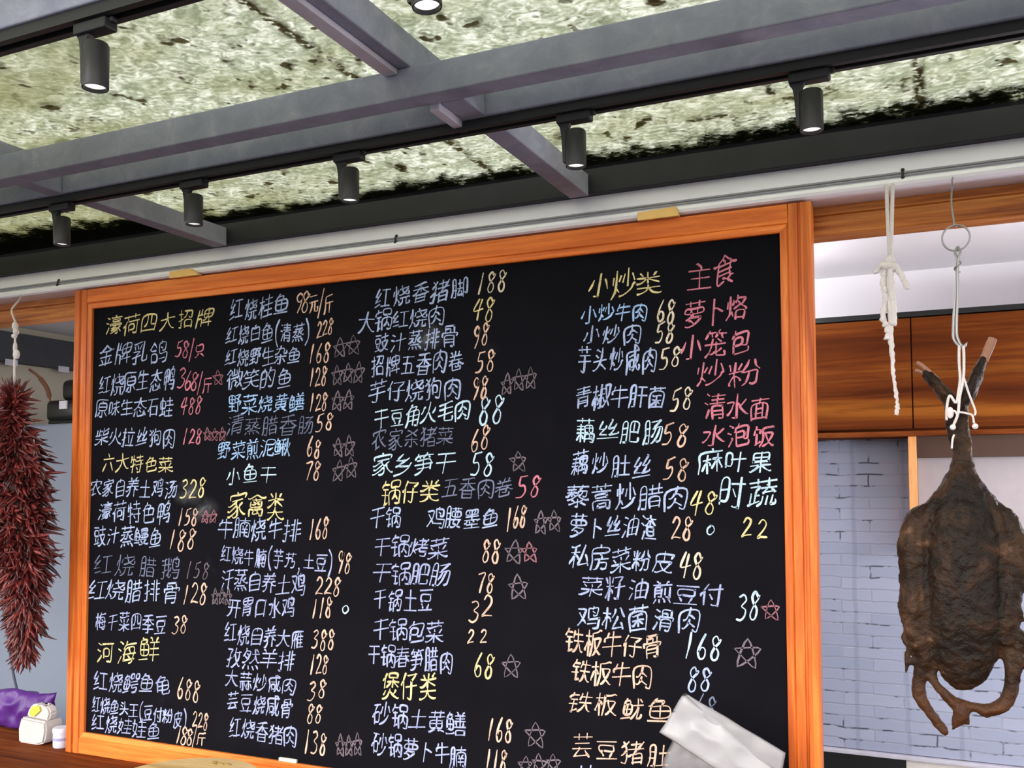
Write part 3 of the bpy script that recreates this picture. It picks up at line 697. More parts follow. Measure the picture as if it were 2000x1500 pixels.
    30340: [[45,22,38,33], [37,48,56,47,55,24,53,10,51,7,48,6,42,6,39,8], [15,48,17,57], [8,30,25,30], [8,7,8,48,25,47,25,11,8,11], [39,57,37,48,36,47,32,39,32,37]],
    30382: [[34,14,25,25,22,33], [57,6,54,6,48,7,40,11,37,14], [51,40,53,44,53,49,12,49,12,27,10,18,6,7], [33,33,33,57], [12,33,50,33,49,29,46,24,37,14,34,14,33,12,30,11,19,6,16,6,13,7]],
    30707: [[6,20,11,25,13,29,17,30], [18,9,52,9], [52,6,52,31,52,32,18,32], [56,52,7,52], [18,5,17,32,24,46,25,52]],
    30722: [[42,57,42,24], [27,6,35,8,44,13,50,20,54,26], [4,24,5,28,6,30,10,32], [11,13,22,13,22,35,10,35], [29,32,32,40,33,47], [52,47,57,35,58,34], [24,54,6,54], [11,8,10,35,14,49,14,54]],
    31165: [[30,28,29,21], [35,36,36,38,39,40,42,40], [29,49,31,48,32,44], [19,32,22,32,26,33,30,35,30,36], [60,47,55,46,45,49,32,56,13,47,7,45,4,46], [49,39,48,28,31,28,14,28,14,39], [18,44,45,44], [39,21,38,17,40,13], [42,33,37,34,35,36,31,36,27,38,22,39], [26,20,22,11,39,12,40,13,42,12,44,9,44,6,46,5,51,5,52,7,52,20,28,21,26,20,11,21,11,5]],
    31169: [[42,55,37,31,31,15,31,11,37,11,54,13], [27,24,27,26,22,32,20,34,17,35], [17,33,13,32,11,26,6,19,5,15], [27,40,6,40], [5,53,9,52,17,53,26,56], [17,5,17,32,17,33,17,53], [47,32,51,25,54,18,54,13,55,13,57,8]],
    31499: [[20,46,19,52], [38,57,37,52], [48,46,46,47,45,52], [28,19,27,15,20,9,11,6,7,6], [28,52,12,52], [30,40,30,19], [57,30,6,30], [13,40,51,40,51,15], [13,19,51,19], [30,46,36,52,57,52], [13,57,12,52,10,51,6,45]],
    31505: [[18,51,19,46,21,43], [59,7,55,6,44,11,37,17,34,24], [47,44,44,50], [4,7,8,6,14,7,20,11,27,17,29,24], [31,24,32,36], [29,51,13,51], [54,38,49,39,32,36,11,35], [37,51,57,51], [57,24,6,24], [7,43,11,50,13,51,14,57], [38,57,37,51,35,50,32,44,29,43]],
    31548: [[26,39,25,32], [39,41,47,37], [46,51,48,45,50,44], [20,9,23,8,31,12,35,13], [47,22,39,16,35,15], [20,52,22,45], [24,32,22,24,18,15,11,9,7,6], [29,52,13,52], [56,15,57,13,57,11,56,7,39,7,36,7,35,12,35,32], [56,52,38,52], [6,32,56,32], [41,59,39,57,38,52,37,52,33,45], [7,44,12,52,13,52,15,57]],
    31867: [[59,7,54,6,43,9,36,15,34,20], [6,32,8,31,17,34,26,41,28,44], [31,28,30,20], [31,33,31,43,32,44], [44,51,48,56,50,57], [28,20,28,16,22,11,13,7,9,6,6,6], [19,50,14,56], [55,32,36,41,34,44], [31,44,31,57], [7,21,56,21], [56,45,35,45,34,44,28,44,27,45,7,45]],
    31869: [[22,43,25,53], [5,11,6,15,12,28,15,29], [9,43,6,53,5,54], [24,19,24,21,20,26,16,28], [57,31,30,31], [32,53,53,52,52,49,44,41,44,39,43,6,41,5,35,5,33,7], [24,36,6,36], [16,57,16,36,15,36,16,5]],
    31881: [[20,43,24,53], [5,11,5,16,11,27,14,29], [39,32,37,22,35,17,32,10,27,6], [57,36,51,44,48,56], [5,54,6,53,8,43], [15,57,15,36,14,36,15,5], [27,33,35,46,37,56], [6,36,26,37,28,36,31,33,52,33,52,21,50,8,48,6,46,5,43,5,40,7], [23,19,23,21,19,27,14,29]],
    32418: [[17,37,16,33,10,27,9,23], [23,13,6,9], [43,51,43,9], [56,51,29,51], [28,9,57,9], [23,24,6,22], [23,43,20,39,17,37,7,37,8,41,17,56]],
    32650: [[49,58,46,57,43,52,42,47], [16,57,19,57,21,52,21,46], [6,19,57,19], [13,33,50,33], [32,46,32,5], [54,46,10,46]],
    32905: [[30,24,33,23,45,14], [45,32,37,39,30,42], [9,5,9,48,54,48,54,6,45,5,43,7], [17,32,19,32,22,33,25,36,28,41,30,42,32,57], [32,31,30,24,29,24,27,20,22,15,18,13,16,14]],
    32922: [[22,41,9,41], [9,26,22,26], [31,38,56,38], [57,7,29,7], [43,7,43,56], [15,6,20,6,22,7,22,55,9,55,9,26,6,5]],
    32925: [[9,41,23,41], [9,26,23,26], [57,33,30,33], [43,54,43,6], [32,54,56,54], [6,6,7,12,9,26,9,55,23,55,23,9,22,6,16,6]],
    32928: [[20,26,9,26], [28,19,32,24,35,29,38,37], [9,41,20,41], [48,37,44,26,39,16,29,6,26,6], [44,6,45,5,50,6,53,9,56,37,34,37,34,38], [13,7,15,6,20,6,20,7,20,55,9,55,9,26,7,15,5,6], [53,54,49,54,47,54,28,54], [48,54,47,50,35,41,34,38,30,37]],
    32933: [[9,41,22,41], [9,26,22,26], [43,54,43,32], [55,32,32,32], [55,29,55,54,32,54,32,10,33,7,35,6,53,6,55,7,57,9,57,16], [6,6,7,12,9,26,9,56,22,55,22,8,22,7,20,6,16,6,14,7]],
    32963: [[48,22,15,22], [48,14,15,14], [52,46,11,46], [31,54,31,38], [37,6,40,5,46,5,48,6,48,30,47,30,15,30,15,30,15,5], [31,38,52,38,52,54,11,54,11,38,31,38]],
    33050: [[49,17,52,15,56,17,56,54,45,54,45,5], [8,26,19,26], [8,41,19,41], [39,33,24,33], [32,57,32,33,31,33,31,30,26,13,39,14], [38,47,26,47], [35,24,37,21,39,11], [5,6,8,26,8,55,18,55,19,7,17,6,14,5]],
    33098: [[9,41,21,41], [21,26,9,26], [32,18,53,18], [32,7,53,7], [49,57,49,37], [29,49,56,49], [35,37,35,57], [32,5,32,28,53,28,53,5], [58,37,28,37], [12,7,15,6,19,6,21,7,21,55,9,55,9,21,8,15,5,6]],
    33129: [[9,41,19,41], [35,35,37,31], [49,36,47,35,44,27], [9,26,19,26], [40,41,42,57], [50,17,33,17], [41,26,41,7], [57,50,26,50], [48,7,50,5,54,5,56,6,56,40,28,40,28,5], [49,26,34,26], [15,5,19,6,19,7,19,55,9,55,9,26,7,15,5,6]],
    33136: [[8,41,19,41], [37,28,36,24], [50,24,50,20,45,11], [33,24,31,15,39,13,40,11], [19,26,8,26], [46,33,46,54], [37,33,36,54], [26,54,56,54], [36,45,54,45,54,33,28,33,27,45,36,45], [57,24,26,24], [14,6,19,6,19,7,19,55,8,55,8,26,5,6], [55,6,46,9,45,11,41,11,39,9,29,5,24,6]],
    33258: [[13,35,51,35], [51,8,13,8], [13,22,51,22], [30,57,29,49], [13,5,13,49,51,48,51,6]],
    33394: [[22,52,23,57], [7,39,13,42], [32,40,32,25], [51,25,13,25], [13,40,51,40,51,23], [35,41,35,44,39,48,40,51,39,52,21,52,13,44,13,41,13,40,13,10,14,9,16,7,20,6,51,6,56,8,57,14]],
    33407: [[23,38,22,28,19,18,13,10,6,7], [42,57,42,46], [20,46,20,57], [56,52,7,52], [37,7,40,6,48,6,50,7,53,15,54,27,40,27,41,39,9,39]],
    33419: [[6,25,56,25], [32,39,31,6,22,5,18,7], [42,57,42,45], [11,39,52,39], [21,57,21,45], [7,51,56,51]],
    33464: [[24,25,23,20,15,11,14,7], [13,37,50,37], [41,19,46,13,48,9], [42,57,42,46], [20,46,20,57], [56,52,7,52], [56,25,6,25], [53,5,50,9,48,9,45,8,20,7,11,7]],
    33495: [[42,57,42,43], [51,22,12,22], [20,44,20,57], [6,50,56,50], [51,7,12,7], [31,36,31,7], [51,5,50,37,12,37,12,5]],
    33655: [[6,26,10,30,13,31], [51,39,50,6,47,5,41,5,39,7], [42,47,42,57], [20,47,20,57], [7,52,56,52], [25,16,41,17,40,30,25,30,25,13], [57,40,24,40], [14,5,14,30,13,32,18,42]],
    33740: [[10,7,53,7], [34,25,36,22,43,17], [31,25,31,35], [42,57,42,49], [31,25,30,25], [21,48,21,57], [6,54,56,54], [53,5,53,42,10,42,10,5], [44,36,41,37,22,34,18,35], [31,13,31,24,29,26,17,26], [15,15,19,15,30,25,34,25,35,26,46,26]],
    33756: [[17,30,12,35], [27,21,25,17,17,11,8,7,4,7], [52,44,47,45,32,43,15,41,8,42], [30,36,31,32], [59,8,55,7,46,11,37,17,36,21], [52,37,46,29], [42,57,42,49], [31,5,31,26], [21,57,21,49], [7,53,56,53], [6,22,27,22,27,21,57,22]],
    33821: [[25,29,29,30], [39,43,39,33], [30,11,28,13,22,18,18,18], [24,33,25,33], [20,57,20,49], [7,53,56,53], [43,57,43,48], [24,43,53,43,54,33,10,33,10,43,24,43], [24,25,25,29,25,33,24,33,24,43], [7,6,11,5,19,6,29,9,30,11,33,11,43,17,47,20,48,23,47,24,23,25,19,24,12,20,10,20]],
    33948: [[9,41,26,41], [10,6,13,5,17,6,18,30], [9,23,9,20,6,11], [37,7,40,5,44,5,45,6,45,30], [25,22,28,15], [36,41,54,41], [32,11,37,22], [54,22,58,12], [20,48,20,57], [42,57,42,48], [28,30,6,30], [57,30,34,30], [56,52,7,52]],
    33976: [[56,5,50,12,46,12], [42,29,39,30,33,35], [42,29,43,27,49,24,54,22,57,23], [42,29,44,32,51,36], [46,17,16,17], [8,35,21,35,22,33,16,26,11,23,7,21], [22,11,24,10,24,6], [12,11,9,6], [40,6,38,10,36,12], [20,49,20,57], [43,49,43,57], [56,53,7,53], [47,43,16,43], [40,43,39,40,34,37,33,35,32,34,31,24,25,23,23,24]],
    33983: [[10,5,10,23,52,23,53,22,53,7,52,5,48,5,47,6], [30,48,32,46,32,43], [21,9,41,9,42,10,42,16,41,17,22,17,21,16,21,9], [17,31,17,36,45,36,46,35,46,30,46,29,17,29,17,31], [20,49,20,57], [42,57,42,49], [7,53,57,53], [56,43,7,43]],
    34092: [[48,36,52,33,53,30], [17,26,24,26], [39,45,42,45], [25,5,28,7,31,10,32,15,32,22], [32,29,33,32,37,36,38,39], [51,22,51,6,53,5,58,6,59,7,59,11,58,13], [9,9,8,31], [41,7,41,22], [20,49,20,57], [7,43,22,43,22,39,17,33,17,11], [56,53,6,53], [43,40,42,44,42,57], [29,40,57,40], [6,8,9,9,25,13], [55,29,53,30,32,29]],
    34261: [[16,25,25,25], [15,24,14,25,6,25], [24,33,7,33], [30,5,31,22,56,22,56,5,51,4,48,5], [42,57,42,49], [53,36,32,36], [6,53,57,53], [21,57,21,49], [43,13,43,43], [6,41,25,41], [43,28,53,28,53,43,32,43,32,28,43,28], [50,13,35,12], [16,5,16,44], [6,9,11,18,15,20,20,19,24,13], [49,17,51,10]],
    34268: [[38,14,39,16,44,19], [44,42,44,39,40,33,39,32,36,32], [17,22,18,19], [24,13,23,17,18,19], [17,36,17,29], [17,46,17,38], [17,37,17,36,17,37], [26,4,30,4,31,6,32,22], [57,54,6,54], [20,51,20,57], [42,57,42,51,38,48,37,43], [26,46,9,45,6,46], [6,39,15,39,17,37,17,38,17,36,24,33], [3,29,7,29,19,39,28,39,32,37,36,43,54,43,55,42,54,35,53,30,51,29,47,29,46,30], [59,20,57,20,51,20,38,26,31,31,17,22,7,19], [50,7,39,13,38,14,33,15,28,14,13,8,10,8]],
    34521: [[57,36,30,36], [44,36,44,57], [55,49,33,49], [56,22,32,22], [44,7,44,29], [16,12,15,57], [7,25,7,46,24,46,24,28,7,28], [25,13,16,12,6,9], [23,20,26,9,29,7,57,7]],
    35282: [[22,54,23,57,26,59], [14,19,52,19], [52,31,15,31], [33,7,33,43], [43,5,49,5,51,6,52,7,52,43,13,43,11,43,8,40], [38,43,39,47,41,50,41,53,23,53,22,54,15,47,14,44,14,19,11,11,8,6]],
    35910: [[55,54,7,54], [38,7,39,11,44,21], [22,13,20,18,17,22], [22,28,48,28,48,43,48,43,14,43,13,28,22,28], [56,7,6,7]],
    35913: [[9,24,11,17], [22,25,19,12], [26,54,6,54], [35,30,32,31], [23,31,24,31,24,44,7,44,7,31,23,31], [31,48,57,48], [44,57,44,34], [26,7,31,6,41,12,48,20,54,30,54,34,53,34,32,34], [5,9,27,13], [35,34,35,28,41,17,52,8,56,6,58,6]],
    37326: [[47,43,44,43,39,46], [47,43,47,41,50,39,51,34], [47,43,54,50,55,54,36,54], [35,7,37,5,43,5,45,6,45,34], [7,22,29,22], [30,44,7,44], [18,54,19,10], [19,33,30,33,30,54,7,54,7,34,19,33], [31,11,5,8], [35,34,57,34,57,31,54,24]],
    37329: [[20,13,16,20,14,20], [43,13,47,20], [56,7,7,7], [53,26,10,26], [31,39,31,7], [16,42,17,39,31,39,45,39,48,42], [4,40,8,39,16,42,17,44,23,48,31,55,33,54,40,48,48,43,48,42,50,42,56,39,59,40]],
    38081: [[11,50,13,57], [16,9,20,9,25,12], [43,25,46,23,50,13,54,8,57,7], [24,27,6,27], [33,46,56,46], [57,30,31,30], [23,39,9,39], [34,54,33,48,30,39], [5,43,9,49,11,50,25,50], [14,7,16,8,16,39], [29,6,30,6,33,8,38,14,42,24,43,25,44,57]],
    38149: [[43,43,54,43,54,56,32,56,32,43,43,43], [11,50,13,57], [15,9,19,9,22,11], [51,15,47,21,44,24,42,24], [21,27,6,27], [21,39,9,39], [46,6,49,5,56,6,57,9,57,32,29,32,29,5], [36,16,42,24,43,43], [23,50,10,50,5,44,5,43], [13,7,15,9,15,39]],
    38593: [[20,35,17,33,14,30,10,30], [26,29,26,31,28,34,32,35], [48,40,47,44,46,48,44,48], [56,40,33,40], [46,8,46,40], [55,19,33,19], [55,29,33,29], [6,7,8,12,10,24,11,54,56,54], [57,7,33,7], [24,49,20,36,21,33,21,5], [33,5,33,34,32,37,35,48]],
    38738: [[48,15,15,15], [48,22,15,22], [51,46,12,46], [10,54,53,54], [31,57,31,38], [15,5,15,30,16,30,47,30,48,30,48,7,46,5,39,5], [6,38,57,38]],
    38754: [[22,30,40,30], [22,19,40,19], [29,41,31,53], [22,8,22,41], [40,8,40,41], [54,8,9,8], [54,5,53,41,9,41,9,5], [56,53,6,53]],
    39135: [[42,13,38,14,32,17,29,17], [17,43,12,42,7,40,4,41], [16,32,46,32], [46,23,16,23], [28,48,31,46,32,41], [17,41,46,41], [60,42,56,41,48,43,47,45,39,49,32,56,30,55,25,50,17,45,16,41,16,7,32,9], [50,20,46,23,46,41,48,43], [52,6,43,11,42,13,43,15,49,19,50,20,53,20]],
    39277: [[13,11,17,12,21,15,22,17], [20,39,22,45,22,48,10,48], [45,15,37,9,32,6], [57,55,53,56,30,51,30,30,27,13,23,6,24,4], [30,39,54,39,52,29,46,19,45,18], [13,35,13,10,11,7], [6,35,9,48,11,49,11,57], [36,39,39,28,43,19,45,18,45,15,56,6,59,6]],
    39321: [[48,16,15,16], [48,7,15,7], [32,54,32,32], [48,25,48,7], [56,43,6,43], [4,28,7,27,17,32,25,39,26,43], [51,56,47,57,32,54,11,53], [58,28,56,28,46,33,38,39,37,43], [52,29,48,25,15,25], [12,29,15,25,15,7]],
    39592: [[16,23,47,23], [16,48,33,48,33,39], [16,15,47,15], [46,39,46,54,46,55,17,55,16,54,16,39], [37,6,39,5,46,5,47,6,47,30,46,31,16,31,16,5], [7,31,7,39,16,39,55,39,55,32]],
    40060: [[13,43,7,41], [56,8,7,8], [26,59,23,57,22,53], [51,30,13,30], [32,41,32,18], [36,42,37,46,39,49,39,52,21,53,19,51,13,44,13,18,51,18,50,41,13,41]],
    40063: [[6,8,28,11], [14,57,13,52], [51,55,55,49], [47,33,47,7,49,6,56,6,58,12,57,15], [31,6,36,13,41,26,43,41,43,57], [8,30,26,30], [17,42,17,19], [32,41,57,41], [20,42,23,48,24,52,23,52,12,52,8,45,8,19,26,19,26,41,8,42]],
    40092: [[14,57,13,52], [53,56,50,50,50,45], [6,8,28,10], [39,51,37,56,34,57], [35,32,56,32], [8,30,27,30], [17,42,17,19], [58,19,33,19], [45,45,45,5], [33,45,56,45], [21,42,24,52,12,52,11,52,7,42,8,19,27,19,27,41,8,42]],
    40132: [[24,11,6,8], [54,35,33,35], [37,27,36,18,53,18,52,8,50,6,41,5,39,7], [13,52,13,57], [40,44,40,55,31,55,30,44,40,44], [47,56,56,55,56,43,46,44,46,55,47,56], [16,19,16,42], [57,27,30,27], [24,30,8,30], [19,42,19,45,22,49,22,52,11,52,8,45,7,42,8,41,8,19,24,19,24,41,7,42]],
    40133: [[57,44,55,31], [41,4,41,7,45,14,48,24,50,25], [5,8,22,11], [43,44,44,40,42,32], [12,52,20,52,17,42], [33,32,37,30,40,23], [32,30,30,28,26,19,26,15], [15,19,15,42], [7,30,22,30], [27,39,38,39], [33,5,33,29,32,30,33,54], [40,56,37,56,33,54,26,54], [13,58,12,52,11,52,7,43,7,41,7,19,22,19,22,41,7,42], [57,3,57,7,54,13,51,24,49,26,49,57]],
    40151: [[54,49,33,49], [17,42,20,52,10,52], [24,11,6,8], [34,21,35,17,41,10], [39,28,39,36], [47,28,47,36], [33,49,33,56,54,56,54,43,53,43,34,43,33,43,33,49], [23,30,7,30], [15,19,15,42], [39,36,31,36,31,28,56,28,56,36,39,36], [30,21,53,21,52,18,47,13,46,10], [11,58,11,54,7,44,7,19,8,19,23,19,23,41,7,42], [60,7,55,6,48,8,46,10,41,10,41,9,33,6,30,5,26,6]],
    40157: [[53,58,50,57,49,50], [17,42,21,52,20,52,13,52], [26,12,24,10,6,8,5,9], [31,7,55,7], [31,7,32,17,54,17,55,17,55,7], [51,24,53,31,52,36], [34,58,36,57,37,54,37,50], [8,30,23,30], [55,43,32,43], [15,42,15,19], [43,25,43,50], [29,36,57,36], [58,24,29,24], [30,50,56,50], [13,57,13,52,11,52,7,42,7,19,8,19,23,19,23,41,7,42], [34,36,33,32,34,29,34,24]],
    40481: [[17,24,19,23,22,18], [17,24,15,24,10,16,6,11], [29,17,48,17], [17,30,14,31,8,41], [44,41,40,44], [41,57,40,52], [44,6,45,5,52,5,54,7,56,26,55,27,32,27,31,28,31,51,39,52,52,52,52,41,50,35,44,34,43,36], [17,24,17,30,19,32,21,39,23,50,6,50]],
    40493: [[47,41,43,45], [33,17,49,17], [27,26,7,26], [17,53,17,5], [27,39,7,39], [7,22,7,53,27,53,27,24], [46,5,53,4,54,6,56,13,56,26,36,26,36,51,54,51,54,40,53,34,48,33,46,35], [47,59,44,57,44,52]],
    40509: [[42,52,43,57], [27,45,22,52,17,54], [7,42,11,38,24,38], [33,17,50,17], [46,42,42,44], [9,10,25,10,25,27,9,28,9,7], [46,5,53,6,55,8,57,27,35,28,35,52,54,52,54,37,51,34,46,34,46,35], [18,57,17,54,16,54,7,42]],
    40517: [[24,22,27,24,30,32], [28,54,30,47], [35,18,50,18], [44,45,48,41], [12,26,17,28], [47,59,45,58,44,52], [19,11,21,14,24,15], [12,24,6,23], [46,35,47,34,53,35,54,42,54,52,38,52,38,27,56,26], [6,40,31,40], [12,54,12,7,11,5,8,5,6,6], [4,53,7,52,11,53,15,56,17,55], [58,28,56,26,56,10,54,6,47,5,45,7], [22,56,23,28,23,23,24,22,24,15,27,7,30,6,32,8,33,12,32,14]],
    40635: [[33,21,33,24,30,28,24,30], [33,57,35,50], [46,30,47,29,47,5], [57,14,58,15,54,21,50,29,47,31], [14,13,21,27,24,28], [32,35,16,35], [5,6,9,25,9,50,57,50], [25,5,25,28,24,28,25,44], [35,15,40,22,43,28,46,30,47,31,47,44], [38,35,46,35,47,34,48,35,57,35]],
    40644: [[56,6,42,11,39,10], [26,10,22,10,10,5,7,6], [50,25,13,25], [41,42,41,57], [22,42,22,57], [11,52,52,52], [32,41,32,16], [32,16,50,16,50,33,50,33,13,33,13,16,32,16], [57,42,6,42]],
    40863: [[22,54,22,57,24,58], [50,30,12,30], [57,13,56,8,53,6,35,6,32,7,31,11,31,41], [12,19,50,19,50,42,36,42,35,43,31,41,13,42,12,43,6,40], [12,16,11,42,13,46,19,53,21,54,22,53,39,53,39,50,36,46,35,43]],
}
ENTRIES = """濠荷四大招牌|172|2236|561|2230|74|Y
金牌乳鸽|139|2137|370|2135|78|W
58/只|457|2136|542|2129|52|P
红烧原生态鸭|135|2036|418|2045|74|W
368/斤|472|2044|575|2016|58|P
*|618|2036|618|2036|42|p
原味生态石蛙|123|1958|407|1953|64|W
488|482|1955|541|1953|52|P
柴火拉丝狗肉|128|1868|420|1854|67|W
128|488|1857|543|1853|45|P
***|578|1860|637|1858|41|p
六大特色菜|158|1779|408|1771|63|Y
农家自养土鸡汤|104|1698|432|1691|66|W
328|487|1689|558|1695|58|Y
濠荷特色鸭|148|1618|403|1613|70|W
158|474|1605|531|1604|51|O
**|574|1606|605|1607|41|p
豉汁蒸鳗鱼|125|1535|370|1535|70|W
188|441|1530|519|1537|61|O
红烧腊鹅|143|1445|437|1438|72|D
158|511|1438|579|1437|48|d
红烧腊排骨|120|1359|440|1368|72|W
128|500|1364|570|1367|60|O
***|617|1361|669|1364|47|d
梅干菜四季豆|137|1259|398|1261|69|L
38|461|1265|493|1267|54|O
河海鲜|160|1159|352|1179|85|Y
红烧鳄鱼龟|142|1063|410|1076|71|L
688|484|1073|547|1066|63|O
红烧鱼头王(豆付粉皮)|123|987|505|974|55|L
228|544|979|587|977|47|O
红烧娃娃鱼|132|933|375|929|62|L
188/斤|479|924|570|921|50|O
红烧桂鱼|688|2245|860|2245|70|W
98元/斤|927|2249|1032|2235|58|O
红烧白鱼(清蒸)|671|2168|958|2157|63|W
228|1000|2160|1040|2165|46|O
红烧野生杂鱼|668|2098|908|2088|63|W
168|973|2089|1028|2094|52|O
**|1073|2101|1119|2105|57|d
微笑的鱼|685|2030|874|2023|69|W
128|974|2019|1018|2022|52|O
***|1063|2023|1138|2028|57|d
野菜烧黄鳝|686|1954|921|1945|62|B
128|975|1943|1020|1944|48|O
**|1064|1947|1103|1948|57|d
清蒸腊香肠|689|1886|955|1879|65|D
58|1004|1883|1037|1885|48|O
野菜煎泥鳅|646|1812|869|1813|62|B
68|970|1814|996|1810|54|O
**|1070|1814|1107|1816|56|d
小鱼干|683|1734|815|1735|62|C
78|967|1742|995|1743|51|O
**|1071|1742|1113|1751|62|d
家禽类|699|1639|845|1640|83|Y
牛腩烧牛排|656|1571|908|1571|68|W
168|978|1570|1027|1576|57|O
红烧牛腩(芋艿,土豆)|659|1490|1046|1478|58|L
98|1081|1481|1106|1476|59|O
汗蒸自养土鸡|664|1415|932|1409|70|L
228|1007|1407|1068|1409|50|O
开胃口水鸡|692|1332|897|1340|64|L
118|991|1343|1040|1348|53|O
o|1098|1346|1098|1346|23|C
红烧自养大雁|681|1254|930|1250|64|L
388|994|1252|1049|1255|53|O
孜然羊排|694|1181|892|1184|64|L
128|984|1176|1029|1185|53|O
大蒜炒咸肉|687|1115|902|1113|60|L
38|984|1105|1019|1114|53|O
芸豆烧咸骨|692|1048|893|1048|63|L
88|978|1041|1007|1041|53|O
红烧香猪肉|701|973|907|966|66|L
138|968|955|1023|956|61|O
***|1082|959|1141|966|60|d
红烧香猪脚|1220|2239|1468|2240|67|W
188|1534|2248|1596|2251|53|y
大锅红烧肉|1165|2169|1394|2172|64|W
48|1525|2179|1559|2176|59|Y
豉汁蒸排骨|1217|2106|1436|2109|67|W
98|1521|2103|1546|2107|59|O
招牌五香肉卷|1204|2042|1455|2040|66|W
58|1531|2035|1562|2034|53|O
芋仔烧狗肉|1204|1972|1446|1967|66|W
98|1518|1963|1543|1962|56|O
***|1610|1973|1679|1981|57|d
干豆角火毛肉|1216|1892|1476|1904|60|C
88|1543|1901|1583|1905|69|C
农家杀猪菜|1210|1831|1423|1835|63|D
68|1515|1824|1546|1829|61|O
家乡笋干|1222|1761|1423|1759|69|C
58|1518|1758|1555|1757|61|C
*|1643|1762|1643|1762|54|d
锅仔类|1250|1680|1375|1683|71|Y
五香肉卷|1439|1694|1600|1694|58|D
58|1654|1694|1692|1694|54|P
干锅|1204|1607|1257|1611|66|W
鸡腰墨鱼|1395|1610|1561|1614|64|W
168|1615|1612|1657|1616|54|O
**|1707|1605|1744|1609|56|d
干锅烤菜|1220|1530|1403|1526|65|L
88|1548|1523|1577|1523|60|O
*|1630|1525|1630|1525|59|d
*|1674|1526|1674|1526|51|p
干锅肥肠|1220|1454|1408|1455|65|L
78|1534|1443|1560|1440|52|O
*|1640|1432|1640|1432|62|d
干锅土豆|1214|1379|1363|1386|65|L
32|1513|1362|1551|1377|54|O
干锅包菜|1218|1297|1390|1302|68|L
22|1502|1294|1539|1296|35|O
干锅春笋腊肉|1196|1222|1427|1222|64|L
68|1525|1222|1557|1219|59|Y
*|1620|1224|1620|1224|61|d
煲仔类|1250|1145|1370|1150|78|Y
砂锅土黄鳝|1222|1063|1457|1058|67|L
168|1560|1056|1613|1056|56|O
*|1690|1056|1690|1056|65|d
砂锅萝卜牛腩|1216|977|1463|973|66|L
118|1553|971|1597|976|56|O
***|1659|973|1738|985|47|d
小炒类|1873|2216|2004|2210|74|Y
主食|2133|2215|2195|2225|83|P
小炒牛肉|1845|2140|1981|2137|55|B
68|2035|2133|2061|2131|54|y
小炒肉|1851|2086|1959|2081|53|W
58|2032|2080|2058|2078|46|y
芋头炒咸肉|1832|2021|2005|2013|68|W
58|2043|2014|2072|2015|49|y
萝卜烙|2120|2123|2223|2126|70|P
小笼包|2112|2043|2229|2046|68|P
炒粉|2158|1975|2241|1970|67|P
青椒牛肝菌|1828|1929|2022|1916|65|W
58|2070|1910|2099|1913|53|y
清水面|2168|1893|2273|1884|67|P
藕丝肥肠|1833|1842|2012|1832|62|C
58|2050|1827|2086|1824|53|O
水泡饭|2164|1819|2282|1814|59|P
藕炒肚丝|1817|1761|1982|1744|62|W
58|2052|1739|2085|1733|53|O
麻叶果|2155|1760|2275|1755|61|C
藜蒿炒腊肉|1811|1671|2068|1667|72|W
48|2118|1656|2153|1656|55|Y
时蔬|2203|1681|2277|1681|83|C
萝卜丝油渣|1813|1594|1998|1594|67|W
28|2067|1591|2095|1592|52|O
o|2152|1590|2152|1590|20|C
22|2239|1598|2275|1593|46|Y
私房菜粉皮|1816|1518|2035|1510|64|W
48|2089|1507|2119|1506|62|y
菜籽油煎豆付|1848|1443|2153|1433|63|L
38|2226|1408|2254|1414|60|C
*|2291|1408|2291|1408|43|p
鸡松菌滑肉|1840|1365|2097|1371|68|W
铁板牛仔骨|1799|1305|2004|1300|69|O
168|2096|1311|2160|1310|59|C
*|2235|1300|2235|1300|65|d
铁板牛肉|1817|1230|1977|1226|64|O
88|2104|1228|2136|1231|54|W
铁板鱿鱼|1813|1147|2022|1146|66|O
68|2122|1171|2149|1163|53|D
芸豆猪肚|1818|1038|2018|1039|63|O
蒜苗腊肉|1824|959|2034|967|63|L"""
GL = {}
for code, strokes in STROKES.items():
    GL[chr(code)] = [[(s[i] / 63, s[i + 1] / 63) for i in range(0, len(s), 2)] for s in strokes]
